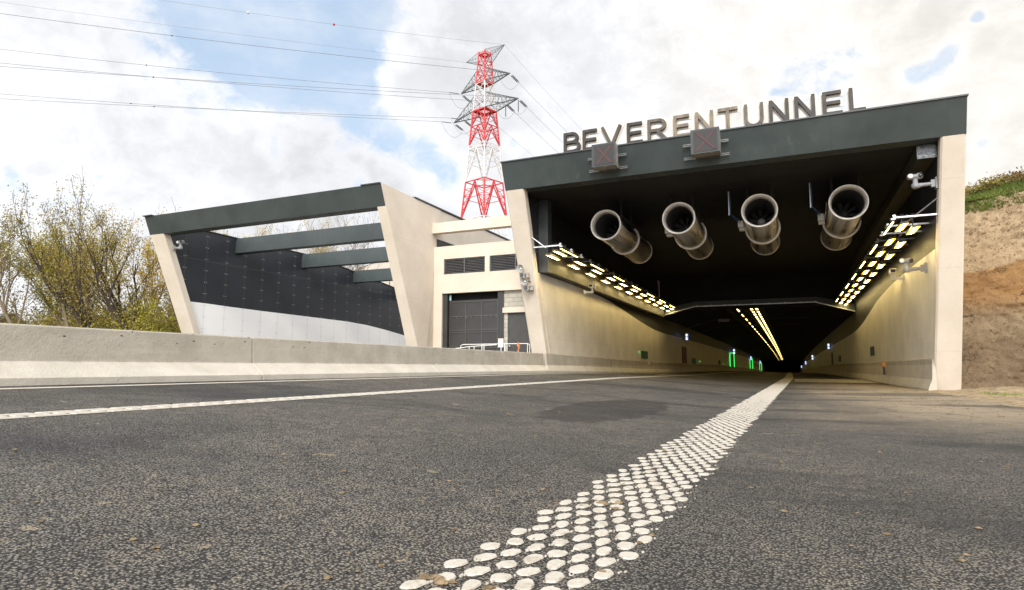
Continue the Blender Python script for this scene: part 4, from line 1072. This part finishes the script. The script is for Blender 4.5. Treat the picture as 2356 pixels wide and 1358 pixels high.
# grass on the bank crest
mb = MB(); vs = []; fs = []
for _ in range(26000):
    x = 4.96 + 11*random.random()**1.3; d = random.uniform(-.45, 2.6)
    z = (topz_at(x, d) if d > 0 else topz + d*1.2); y = bank_y(x)+topd+d
    if random.random() < .12 and d < .5: continue
    h = random.uniform(.04, .13); a_ = random.random()*6.28; w = random.uniform(.015, .045); dx, dy = cos(a_)*w, sin(a_)*w; lx, ly = random.uniform(-.1,.1), random.uniform(-.14,.05)
    k = len(vs); vs += [(x-dx, y-dy, z-.02), (x+dx, y+dy, z-.02), (x+lx, y+ly, z+h)]; fs.append((k, k+1, k+2))
mb.add(vs, fs); mb.build('bank_grass', M['grassblade'], kind='stuff', label='green grass and weeds along the crest of the soil bank', category='grass')
# brambles
def bramble(cx, cy, cz, w, h, seed, m, label, nleaf=900):
    random.seed(seed); t = thing('bramble_bush', (cx, cy, cz), label, 'bush', 'brambles on top of the soil bank')
    mb = MB(); vs = []; fs = []
    for k in range(60):
        a_ = random.random()*6.28; l = random.uniform(.4, 1.)*h*1.25; p = Vector((cx+random.uniform(-w,w)*.5, cy+random.uniform(-.6,.6), cz-.1)); d = Vector((cos(a_)*.6, sin(a_)*.5, 1)).normalized(); pts = [p]
        for s_ in range(5):
            p = p + d*l/5; d = (d + Vector((random.uniform(-.4,.4), random.uniform(-.3,.3), -.16))).normalized(); pts.append(p)
        mb.tube(pts, [.013*(1-.15*i) for i in range(6)], 4, False)
        for q in pts[1:]:
            for _ in range(nleaf//300): leafquad(vs, fs, q+Vector((random.gauss(0,.11), random.gauss(0,.11), random.gauss(0,.09))), random.uniform(.03,.07))
    mb.build('stems', M['bark'], t); ml = MB(); ml.add(vs, fs); ml.build('leaves', m, t)
for k in range(13):
    x = 6.2+.62*k; d = 2.2+.4*sin(k*2.1)
    kind = k % 3
    bramble(x, bank_y(x)+topd+d, topz_at(x, d), 1.2, [.38,.5,.55][kind]*(.62+.06*k), 50+k, M[['leaf_olive','leaf_rust','leaf_olive'][kind]],
            ['low olive bramble on the crest of the soil bank', 'reddish brown bramble on the crest of the soil bank', 'taller olive bramble with bare stems on the soil bank'][kind])
# small weeds at the kerb
mb = MB(); vs = []; fs = []; random.seed(5)
for _ in range(220):
    k_ = random.random(); x = 4.75+1.2*k_+random.gauss(0,.10); y = 20.6-3.2*k_+random.gauss(0,.35); h = random.uniform(.02,.08)
    k = len(vs); vs += [(x-.015, y, .03), (x+.015, y, .03), (x+random.uniform(-.03,.03), y, .05+h)]; fs.append((k,k+1,k+2))
mb.add(vs, fs); mb.build('verge_weeds', M['grassblade'], kind='stuff', label='thin green weeds at the foot of the right column verge', category='weeds')

# ------------------------------------------------------------------ pylon
M['p_red'] = simple('pylon_red', (.55,.035,.035), .5, var=.12)
M['p_white'] = simple('pylon_white', (.62,.61,.59), .5, var=.08)
M['p_grey'] = simple('pylon_grey', (.10,.105,.10), .5, .3, var=.15)
M['insul'] = simple('insulator_glass', (.05,.06,.055), .35)
PC = Vector((-52.2, 105, .4)); e1 = Vector((cos(radians(-18.2)), sin(radians(-18.2)), 0)); e2 = Vector((-e1.y, e1.x, 0))
SW = [(0,10.2),(28.6,6.2),(35.5,5.1),(41.5,4.34),(43.5,4.1),(50,3.2),(55.7,2.37),(60,1.97),(62.3,1.62)]
def side_at(z): return interp(SW, z)
def pc(z, i):    # corner i at height z
    s = side_at(z)/2; sx, sy = [(-1,-1),(1,-1),(1,1),(-1,1)][i % 4]; return PC + e1*sx*s + e2*sy*s + Vector((0,0,z))
def pm(z, i, f=.5):
    a_, b_ = pc(z, i), pc(z, i+1); return a_.lerp(b_, f)
py = thing('lattice_pylon', PC, 'tall red and white lattice pylon rising behind the service building', 'pylon')
def xpanel(mb, z0, z1, w):
    for i in range(4):
        mb.bar(pc(z0, i), pc(z1, i+1), w); mb.bar(pc(z0, i+1), pc(z1, i), w); mb.bar(pc(z1, i), pc(z1, i+1), w)
def apanel(mb, z0, z1, w):
    """inverted V from the middle of the upper horizontal to the legs, with redundants"""
    for i in range(4):
        top = pm(z1, i); mb.bar(pc(z1, i), pc(z1, i+1), w*1.1)
        for j in (i, i+1):
            bot = pc(z0, j); mb.bar(top, bot, w*1.15)
            for f in (.2, .4, .6, .8):
                on = top.lerp(bot, f); leg = pc(z1+(z0-z1)*f, j); mb.bar(on, leg, w*.55)
                f2 = f+.2; mb.bar(on, pc(z1+(z0-z1)*min(1, f2), j), w*.5)
        a_, b_ = top.lerp(pc(z0, i), .45), top.lerp(pc(z0, i+1), .45); mb.bar(a_, b_, w*.6)
    for i in range(4): mb.bar(pm(z1, i), pm(z1, i+1), w*.8)
secs = [('p_red', 55.7, 62.3), ('p_white', 50., 55.7), ('p_red', 43., 50.), ('p_white', 35.8, 43.), ('p_red', 28.2, 35.8), ('p_white', 0., 28.2)]
for mname, z0, z1 in secs:
    for i in range(4):
        mb = MB(); zz = [z0] + [z for z, _ in SW if z0 < z < z1] + [z1]
        w = .17 if z0 > 49 else .22
        for p, q in zip(zz, zz[1:]): mb.bar(pc(p, i), pc(q, i), w)
        mb.build('leg', M[mname], py)
    mb = MB()
    if z0 > 55: xpanel(mb, 55.7, 57.8, .09); xpanel(mb, 57.8, 59.9, .09); xpanel(mb, 59.9, 62.0, .09)
    elif z0 == 50: xpanel(mb, 50, 52.9, .10); xpanel(mb, 52.9, 55.6, .10)
    elif z0 == 43:
        apanel(mb, 43.0, 46.8, .13); apanel(mb, 46.8, 49.9, .11)
    elif z0 == 35.8: apanel(mb, 36, 42.2, .13); xpanel(mb, 42.2, 43, .08)
    elif z0 == 28.2: apanel(mb, 28.4, 35.7, .16)
    else: apanel(mb, 14, 28.2, .16); apanel(mb, 0, 14, .18)
    mb.build('bracing', M[mname], py)
for z in (55.75, 50.0, 61.6):
    mb = MB(); s = side_at(z)/2
    q = [PC+e1*sx*s+e2*sy*s+Vector((0,0,z)) for sx, sy in ((-1,-1),(1,-1),(1,1),(-1,1))]
    q2 = [PC+e1*sx*s*.45+e2*sy*s*.45+Vector((0,0,z)) for sx, sy in ((-1,-1),(1,-1),(1,1),(-1,1))]
    mb.add(q+q2, [(i, (i+1) % 4, (i+1) % 4+4, i+4) for i in range(4)])
    for i in range(4): mb.bar(q[i], q[(i+1) % 4], .16, .2)
    mb.build('platform', M['p_red'], py)
wires = []
def crossarm(z, half, zlow, zup, m, thick):
    for sgn in (-1, 1):
        tip = PC + e1*sgn*half + Vector((0,0,z)); mb = MB()
        c = [0, 3] if sgn < 0 else [1, 2]
        lo = [pc(zlow, i) for i in c]; up = [pc(zup, i) for i in c]
        for p in lo: mb.bar(p, tip, thick)
        for p in up: mb.bar(p, tip, thick*.6)
        N = 6
        for k in range(N):
            f, g = k/N, (k+1)/N
            for a_, b_ in ((lo[0], lo[1]), (up[0], up[1]), (lo[0], up[0]), (lo[1], up[1])):
                mb.bar(a_.lerp(tip, f), b_.lerp(tip, g), thick*.30); mb.bar(a_.lerp(tip, f), b_.lerp(tip, f), thick*.26)
        mb.build('crossarm', M[m], py)
        yield tip
low = list(crossarm(50.1, 8.8, 50.0, 53.2, 'p_grey', .16)); midt = list(crossarm(55.7, 6.7, 55.7, 58.4, 'p_grey', .15)); topt = list(crossarm(61.9, 5.3, 60.0, 62.3, 'p_grey', .08))
dirL = Vector((-58,-51,0)).normalized(); dirR = Vector((3,22,0)).normalized()
def insul(p, q, two=False):
    mb = MB(); p = Vector(p); q = Vector(q); d = (q-p); L = d.length; d.normalize(); prof_ = []; n_ = 9
    offs = [Vector((0,0,0))] if not two else [d.cross(Vector((0,0,1))).normalized()*.16, d.cross(Vector((0,0,1))).normalized()*-.16]
    for o in offs:
        pr = []
        for k in range(n_):
            t_ = L*(.1+.8*k/n_); pr += [(t_, .05), (t_+L*.03, .13), (t_+L*.06, .05)]
        mb.lathe(p+o, d, [(0,.03)]+pr+[(L,.03)], 7, False)
    mb.build('insulator', M['insul'], py)
def att(tip, label_pos, endL, sagL, name):
    """left and right dead-end strings, jumper, then the two spans"""
    l0 = tip + Vector((0,0,-.1)); l1 = l0 + dirL*2.6 + Vector((0,0,.02)); insul(l0+dirL*.4, l1)
    r1 = l0 + dirR*3.2 + Vector((0,0,-.5)); insul(l0+dirR*.5+Vector((0,0,-.08)), r1, True)
    mb = MB(); pts = [l1.lerp(r1, k/14) + Vector((0,0,-2.3*4*(k/14)*(1-k/14))) for k in range(15)]; mb.tube(pts, .03, 4, False); mb.build('jumper', M['wire'], py)
    return l1, r1
M['wire'] = simple('conductor_wire', (.20,.21,.23), .5, .3)
def span(p, q, sag, label, r=.035, balls=()):
    mb = MB(); N = 24
    mid = (p+q)/2; t = thing('power_line', p, label, 'power line', 'power lines strung from the pylon')
    pts = [p.lerp(q, k/N) + Vector((0,0,-4*sag*(k/N)*(1-k/N))) for k in range(N+1)]; mb.tube(pts, r, 4, False); mb.build('conductor', M['wire'], t)
    for f, m, rr in balls:
        mb = MB(); c = p.lerp(q, f)+Vector((0,0,-4*sag*f*(1-f))); mb.lathe(c+Vector((0,0,-rr)), (0,0,1), [(rr-rr*cos(pi*k/8), max(.001, rr*sin(pi*k/8))) for k in range(9)], 12); mb.build('marker', m, t)
def leftspan(p, u, v, sag, label, r=.035, balls=()):
    # end on the horizontal line through p along dirL where it meets bearing u, height from slope v, then run on by 30 %
    t_ = (u*p.y-p.x)/(dirL.x-u*dirL.y); y = p.y+dirL.y*t_; e = Vector((p.x+dirL.x*t_, y, v*y+.75)); q = p + (e-p)*1.35; q.z = e.z + (e.z-p.z)*.35
    span(p, q, sag, label, r, balls)
    return q
tips = []
l, r = att(low[0], '', 0, 0, ''); leftspan(l, -2.0919, .8086, .6, 'left lower conductor running to the left edge, upper of its pair', .035, ((.55, M['insul'], .12),)); span(r, r+dirR*160+Vector((0,0,-6)), 5, 'conductor from the left tip of the lower arm running away behind', .03)
inn = PC + e1*-6.0 + Vector((0,0,50.1)); l, r = att(inn, '', 0, 0, ''); leftspan(l, -2.0892, .7920, .5, 'lowest conductor of all running to the left edge', .035, ((.52, M['insul'], .12),))
l, r = att(low[1], '', 0, 0, ''); leftspan(l, -2.1062, .8978, .6, 'conductor from the right tip of the lower arm, lower of its pair', .035, ((.55, M['insul'], .12),)); span(r, r+dirR*160+Vector((0,0,-6)), 5, 'conductor from the right tip of the lower arm running away behind the letters', .03)
inn = PC + e1*5.6 + Vector((0,0,50.1)); l, r = att(inn, '', 0, 0, ''); leftspan(l, -2.1085, .9119, .8, 'conductor from the inner right of the lower arm, upper of its pair', .035); span(r, r+dirR*160+Vector((0,0,-6)), 5, 'conductor from the inner right of the lower arm running away behind', .03)
l, r = att(midt[0], '', 0, 0, ''); leftspan(l, -2.1156, .9558, .8, 'conductor from the left tip of the middle arm towards the left edge', .035, ((.53, M['insul'], .12),)); span(r, r+dirR*160+Vector((0,0,-6)), 5, 'conductor from the left tip of the middle arm running away behind', .03)
l, r = att(midt[1], '', 0, 0, ''); leftspan(l, -2.1348, 1.0752, .8, 'conductor from the right tip of the middle arm towards the left edge', .04, ((.52, M['insul'], .12),)); span(r, r+dirR*160+Vector((0,0,-6)), 5, 'conductor from the right tip of the middle arm running away behind', .03)
leftspan(topt[0], -2.1399, 1.1073, .5, 'thin earth wire from the left tip of the top arm', .02); 
leftspan(topt[1], -1.3503, .9088, .6, 'thin earth wire from the right tip of the top arm with marker balls', .022, ((.415, M['p_red'], .22), (.60, M['p_white'], .22)))
span(topt[1], topt[1]+dirR*170+Vector((0,0,-8)), 6, 'thin earth wire from the right tip of the top arm running away behind', .02, ((.22, M['p_red'], .3),))
for b_ in (low[1], PC + e1*5.6 + Vector((0,0,50.1))):
    insul(b_+Vector((.0,0,-.2)), b_+Vector((0,0,-2.9)))

# ------------------------------------------------------------------ trees
def tree(x, y, h, lean, seed, leafm, dens, label, group, barkm='bark', spread=1., nstem=3, r0=.16, leafs=.11):
    random.seed(seed); base = Vector((x, y, .35)); t = thing('tree', base, label, 'tree', group)
    wood = MB(); vs = []; fs = []
    lean = Vector(lean)
    def grow(p, d, L, r, lv):
        n_ = 5 if lv < 2 else 4; pts = [p.copy()]; rs = [r]
        for i in range(n_):
            up = Vector((0,0,.10 if lv < 2 else .05))
            d = (d + up*(.6 if lv == 0 else 1.) + Vector((random.gauss(0,.10), random.gauss(0,.10), random.gauss(0,.06)))*(1.0 if lv else .7)).normalized()
            p = p + d*L/n_; pts.append(p.copy()); rs.append(max(.008, r*(1-.62*(i+1)/n_)))
        wood.tube(pts, rs, 6 if lv < 1 else (5 if lv < 2 else 3), False)
        if lv == 3:
            full = random.random() < .62
            for q in pts[1:]:
                for _ in range(int(dens*2.0) if full else dens//3):
                    leafquad(vs, fs, q + Vector((random.gauss(0,.17), random.gauss(0,.17), random.gauss(0,.14))), random.uniform(.5, 1.2)*leafs*.55)
        if lv < 3:
            nb = (6, 5, 4)[lv]
            for k in range(nb):
                i = 1 + int((n_-1)*(k+random.random())/nb) if lv else 2 + int((n_-1)*(k+random.random())/nb)
                i = min(i, n_); q = pts[i]; dd = (pts[i]-pts[i-1]).normalized()
                az = random.random()*6.28; side = Vector((cos(az), sin(az), random.uniform(0, .5)))
                nd = (dd*1.0 + side*.50*spread).normalized()
                grow(q, nd, L*random.uniform(.42, .62), max(.010, rs[i]*.6), lv+1)
    for s_ in range(nstem):
        d = (Vector((random.gauss(0,.16), random.gauss(0,.16), 1)) + lean*random.uniform(.7, 1.3)).normalized()
        grow(base+Vector((random.gauss(0,.25), random.gauss(0,.25), 0)), d, h*random.uniform(.56, .69), r0*random.uniform(.7, 1.1), 0)
    tr = wood.build('trunk', M[barkm], t); ml = MB(); ml.add(vs, fs); ml.build('crown', M[leafm], t)
gt_ = 'leaning autumn trees behind the barrier'
ln = (-.95, -.2, 0)
for a_ in [
  (-41.5, 19.5, 10.6, ln, 101, 'leaf_green', 6, 'leaning tree with green leaves at the left edge of the picture'),
  (-37.5, 21.0, 10.6, ln, 102, 'leaf_olive', 4, 'leaning tree with sparse olive leaves second from the left edge'),
  (-36.0, 23.0, 11.2, ln, 103, 'leaf_green', 7, 'leaning tree with bright green crown near the left edge'),
  (-33.2, 22.2, 10.0, ln, 104, 'leaf_olive', 3, 'thin leaning tree with long bare dark trunk'),
  (-34.5, 25.5, 10.6, ln, 105, 'leaf_yellow', 7, 'leaning tree with yellow green crown in the middle of the thicket'),
  (-31.6, 23.4, 9.8, (-.5,-.2,0), 106, 'leaf_olive', 4, 'leaning tree with dark curved trunk near the far left column'),
  (-33.2, 28.0, 10.0, (-.1,0,0), 107, 'leaf_olive', 1, 'nearly bare upright tree with fine twigs in the thicket'),
  (-31.3, 27.0, 9.0, (-.08,0,0), 108, 'leaf_yellow', 6, 'upright tree with olive yellow leaves just left of the fascia end'),
  (-46.0, 23.0, 11.6, ln, 109, 'leaf_olive', 5, 'leaning tree with brownish crown beyond the first one'),
  (-40.5, 27.0, 11.2, ln, 110, 'leaf_yellow', 4, 'taller thin tree with yellowish leaves at the back of the thicket'),
  (-32.3, 25.2, 8.2, (-.35,-.1,0), 112, 'leaf_yellow', 6, 'slender yellowing tree close to the far left column'),
  (-44.0, 20.5, 10.2, ln, 113, 'leaf_green', 6, 'low leaning tree with dense greenish leaves at the picture edge'),
  (-37.2, 30.0, 10.6, (-.2,0,0), 111, 'leaf_olive', 2, 'half bare tree at the back of the thicket')]:
    tree(*a_[:7], a_[7], gt_, barkm='bark_dark' if a_[4] in (104, 106) else 'bark', nstem=2)
gb = 'autumn trees rising behind the clad wall'
for a_ in [
  (-52.5, 46, 11.6, (0,0,0), 201, 'leaf_yellow', 5, 'yellow leaved tree above the clad wall beneath the left end of the fascia'),
  (-48.8, 45, 13.6, (0,0,0), 202, 'leaf_yellow', 4, 'yellow leaved tree right of the first one above the clad wall'),
  (-46.0, 48, 15.6, (0,0,0), 203, 'leaf_yellow', 4, 'tree with golden leaves in the middle gap between the beams'),
  (-42.5, 47, 14.6, (0,0,0), 204, 'leaf_olive', 1, 'nearly bare tree in the gap near the beige pier'),
  (-55.0, 43, 10.6, (0,0,0), 205, 'leaf_olive', 1, 'bare twiggy tree just above the left end of the fascia'),
  (-39.0, 49, 14., (0,0,0), 206, 'leaf_olive', 1, 'bare tree behind the pier head')]:
    tree(*a_[:7], a_[7], gb, nstem=3)
# undergrowth
def bush(x, y, w, h, seed, m, label, nl=1600):
    random.seed(seed); t = thing('bush', (x, y, .4), label, 'bush', 'bushes under the leaning trees'); vs = []; fs = []; mb = MB()
    for k in range(26):
        p = Vector((x+random.uniform(-w,w)*.35, y+random.uniform(-w,w)*.35, .4)); d = Vector((random.gauss(0,.45), random.gauss(0,.45), 1)).normalized(); pts = [p]
        L = h*random.uniform(.6, 1.05)
        for s_ in range(5): p = p+d*L/5; p.x = min(p.x, -29.6 - random.random()*.3); d = (d+Vector((random.gauss(0,.2), random.gauss(0,.2), 0))).normalized(); pts.append(p.copy())
        mb.tube(pts, [.025,.02,.016,.012,.009,.006], 4, False)
        for _ in range(nl//26):
            q = pts[random.randint(0, 5)]; q = q+Vector((random.gauss(0,.28), random.gauss(0,.28), random.gauss(0,.28)))
            if q.x < -29.7: leafquad(vs, fs, q, random.uniform(.035,.085))
    mb.build('stems', M['bark'], t); ml = MB(); ml.add(vs, fs); ml.build('leaves', m, t)
blabs = ['olive green bush under the leaning trees', 'yellowish bush under the leaning trees', 'brownish bush under the leaning trees']
random.seed(77); bl = []
for k in range(24):
    x = -30.6 - .95*k; y = 22.0 + (k*1.7) % 6; bl.append((x-.8, y, 2.2, 4.0+(k*7 % 5)*.35 - .02*k, 300+k, ['leaf_green','leaf_olive','leaf_olive'][k % 3], blabs[k % 3] if k < 23 else 'rusty red bush at the far end of the thicket'))
for b_ in bl: bush(*b_[:5], M[b_[5]], b_[6], 4200)
bush(-47.5, 23.5, 3.4, 4.3, 400, M['leaf_rust'], 'rusty brown bush in front of the little house at the left edge', 2600)
bush(-31.4, 24.6, 1.8, 4.9, 401, M['leaf_green'], 'tall green bush pressed against the far left column', 3200)
bush(-31.6, 27.2, 2.0, 6.4, 402, M['leaf_olive'], 'tall olive bush behind the far left column', 2800)
# far wooded strip
mb = MB(); vs = []; fs = []; random.seed(9)
for _ in range(16000):
    x = random.uniform(-110, -38); y = 62+random.uniform(-3, 8) - (x+60)*.05; h = (5.6+1.2*sin(x*.5)+.8*sin(x*1.7))*random.random()**.7
    leafquad(vs, fs, Vector((x, y, .5+h*1.4)), random.uniform(.18,.4))
mb.add(vs, fs); mb.build('far_wood', M['leaf_olive'], kind='stuff', label='distant olive wood behind the ramp frame', category='wood')
# little house
M['roofblue'] = simple('blue_grey_roof', (.30,.36,.46), .4, var=.15)
t = thing('small_house', (-52, 26, .4), 'small house with grey roof and pale skylight strip at the left edge', 'house')
mb = MB(); mb.box(-58, -48.5, 24, 26, .4, 3.5); mb.build('wall', simple('rough_stone_wall', (.17,.16,.12), .9, var=.5, scale=4, bump=.8, bscale=8), t)
mb = MB(); mb.hexa([(-58.3,23.7,3.5),(-48.2,23.7,3.5),(-48.2,26.3,3.5),(-58.3,26.3,3.5),(-58.3,24.9,4.4),(-48.2,24.9,4.4),(-48.2,25.1,4.4),(-58.3,25.1,4.4)]); mb.build('roof', simple('brown_roof', (.16,.13,.12), .8, var=.2), t)
mb = MB(); mb.hexa([(-56,23.9,3.72),(-48.4,23.9,3.72),(-48.4,24.6,4.22),(-56,24.6,4.22),(-56,23.85,3.78),(-48.4,23.85,3.78),(-48.4,24.55,4.28),(-56,24.55,4.28)]); mb.build('skylight', M['roofblue'], t)

# ------------------------------------------------------------------ world
w = bpy.data.worlds.new('World'); sc.world = w; w.use_nodes = True; nt = w.node_tree; nt.nodes.clear()
SUN_EL, SUN_AZ = radians(36), radians(166)     # azimuth clockwise from +Y (behind the camera, a little right)
sund = Vector((sin(SUN_AZ)*cos(SUN_EL), cos(SUN_AZ)*cos(SUN_EL), sin(SUN_EL)))
def N(typ, **kw):
    x = nt.nodes.new(typ)
    for k, v in kw.items(): setattr(x, k, v)
    return x
def mth(op, a_, b_=None, clamp=False):
    x = N('ShaderNodeMath', operation=op, use_clamp=clamp)
    for i, v in enumerate((a_, b_)):
        if v is None: continue
        if isinstance(v, (int, float)): x.inputs[i].default_value = v
        else: nt.links.new(v, x.inputs[i])
    return x.outputs[0]
sky = N('ShaderNodeTexSky', sky_type='NISHITA'); sky.sun_disc = False; sky.sun_elevation = SUN_EL; sky.sun_rotation = SUN_AZ; sky.dust_density = 1.5
bg1 = N('ShaderNodeBackground'); bg1.inputs[1].default_value = .12
tint = N('ShaderNodeMix', data_type='RGBA', blend_type='MIX'); tint.inputs[0].default_value = .5; nt.links.new(sky.outputs[0], tint.inputs[6]); tint.inputs[7].default_value = (4.9,6.2,7.6,1)
nt.links.new(tint.outputs[2], bg1.inputs[0])
tc = N('ShaderNodeTexCoord'); nrm = N('ShaderNodeVectorMath', operation='NORMALIZE'); nt.links.new(tc.outputs['Generated'], nrm.inputs[0]); dirv = nrm.outputs[0]
def dotd(v):
    x = N('ShaderNodeVectorMath', operation='DOT_PRODUCT'); nt.links.new(dirv, x.inputs[0]); x.inputs[1].default_value = v; return x.outputs['Value']
def nse(scale, detail, rough, sv=(1,1,1), off=(0,0,0), dist=0.):
    m = N('ShaderNodeMapping'); m.inputs['Scale'].default_value = sv; m.inputs['Location'].default_value = off; nt.links.new(dirv, m.inputs[0])
    x = N('ShaderNodeTexNoise'); x.inputs['Scale'].default_value = scale; x.inputs['Detail'].default_value = detail; x.inputs['Roughness'].default_value = rough; x.inputs['Distortion'].default_value = dist
    nt.links.new(m.outputs[0], x.inputs[0]); return x.outputs[0]
def mr(f, a_, b_, lo=0., hi=1.):
    x = N('ShaderNodeMapRange'); x.interpolation_type = 'SMOOTHSTEP'
    for i, v in ((1, a_), (2, b_), (3, lo), (4, hi)): x.inputs[i].default_value = v
    nt.links.new(f, x.inputs[0]); return x.outputs[0]
# openings in the cloud cover: (direction, angular radius)
HOLES = [((-0.6872, 0.5541, 0.4697), 0.0467), ((-0.6455, 0.6038, 0.4678), 0.0733), ((-0.5887, 0.6612, 0.4651), 0.0733), ((-0.5751, 0.7043, 0.4162), 0.05), ((-0.6244, 0.6592, 0.4191), 0.04), ((-0.529, 0.6804, 0.5072), 0.04), ((-0.5613, 0.7399, 0.3707), 0.04), ((-0.5288, 0.7732, 0.3501), 0.0267), ((-0.4978, 0.8055, 0.3216), 0.03), ((-0.47, 0.8321, 0.2945), 0.0267), ((-0.6722, 0.6264, 0.3945), 0.03), ((0.1818, 0.9082, 0.3771), 0.02), ((0.2038, 0.8977, 0.3907), 0.0147), ((0.1635, 0.9129, 0.374), 0.012), ((0.2283, 0.8782, 0.4203), 0.0067), ((0.2306, 0.9318, 0.2802), 0.0133), ((-0.3776, 0.8588, 0.3462), 0.0133), ((-0.8671, 0.4363, 0.2403), 0.0093), ((-0.6445, 0.5397, 0.5415), 0.1067), ((-0.5479, 0.6173, 0.5645), 0.1067)]
acc = None
for d_, r_ in HOLES:
    k = 1/(1-cos(r_)); g_ = mth('EXPONENT', mth('MULTIPLY', mth('SUBTRACT', dotd(d_), 1.), k*.9)); acc = g_ if acc is None else mth('ADD', acc, g_)
acc = mth('MINIMUM', acc, 1.3)
det = nse(4.6, 12, .62, (1,1,1.25), (3.1,1.7,.4), .3); det2 = nse(17., 8, .62, (1,1,1.3), (1.1,4.7,2.4), .4)
field = mth('ADD', acc, mth('ADD', mth('MULTIPLY', mth('SUBTRACT', det, .5), 3.7), mth('MULTIPLY', mth('SUBTRACT', det2, .5), 2.2)))
veil = nse(3.4, 6, .6, (1,1,2.), (2,8,1)); blue = mth('MULTIPLY', mr(field, .25, 1.1), mr(veil, .35, .6, .55, .95))
shade = nse(2.6, 8, .58, (1,1,1.7), (1.3,.2,5.)); fine = nse(9., 8, .6, (1,1,1.4), (7,.4,2))
lum = mth('ADD', mr(shade, .33, .62, .60, .735), mth('MULTIPLY', mth('SUBTRACT', fine, .5), .10))
rim = mr(field, -.5, .4, 0., .12); lum = mth('ADD', lum, rim)
warm = N('ShaderNodeMix', data_type='RGBA'); nt.links.new(mr(dotd((.35,.85,.40)), .80, .97), warm.inputs[0]); warm.inputs[6].default_value = (.955,.965,1.0,1); warm.inputs[7].default_value = (1.0,.965,.915,1)
# the cover is brighter round the veiled sun, behind the viewer
glow = mth('ADD', 1., mth('MULTIPLY', mth('POWER', mth('MAXIMUM', dotd(tuple(sund)), 0.), 2.), 2.6))
bg2 = N('ShaderNodeBackground'); nt.links.new(warm.outputs[2], bg2.inputs[0]); nt.links.new(mth('MULTIPLY', lum, glow), bg2.inputs[1])
mx = N('ShaderNodeMixShader'); nt.links.new(blue, mx.inputs[0]); nt.links.new(bg2.outputs[0], mx.inputs[1]); nt.links.new(bg1.outputs[0], mx.inputs[2])
out = N('ShaderNodeOutputWorld'); nt.links.new(mx.outputs[0], out.inputs[0])

sl = bpy.data.lights.new('sun', 'SUN'); sl.energy = 1.8; sl.angle = radians(14); sl.color = (1., .945, .86)
so = bpy.data.objects.new('sun', sl); COL.objects.link(so); so.rotation_euler = (-sund).to_track_quat('-Z', 'Y').to_euler(); so.location = (0,-20,40)

# ------------------------------------------------------------------ camera
cd = bpy.data.cameras.new('camera'); cam = bpy.data.objects.new('camera', cd); COL.objects.link(cam); sc.camera = cam
cd.sensor_width = 36; cd.lens = 36*1436/2356; cd.clip_end = 3000; cd.clip_start = .05
cam.location = (0, 0, .75); cam.rotation_euler = (radians(90)+math.atan(166/1436), 0, math.atan(638/math.hypot(1436, 166)))
sc.view_settings.view_transform = 'Standard'; sc.view_settings.look = 'None'; sc.view_settings.exposure = .43; sc.view_settings.gamma = 1.
sc.render.engine = 'CYCLES'; sc.cycles.use_denoising = True; sc.cycles.max_bounces = 6; sc.cycles.diffuse_bounces = 4; sc.cycles.sample_clamp_indirect = 6
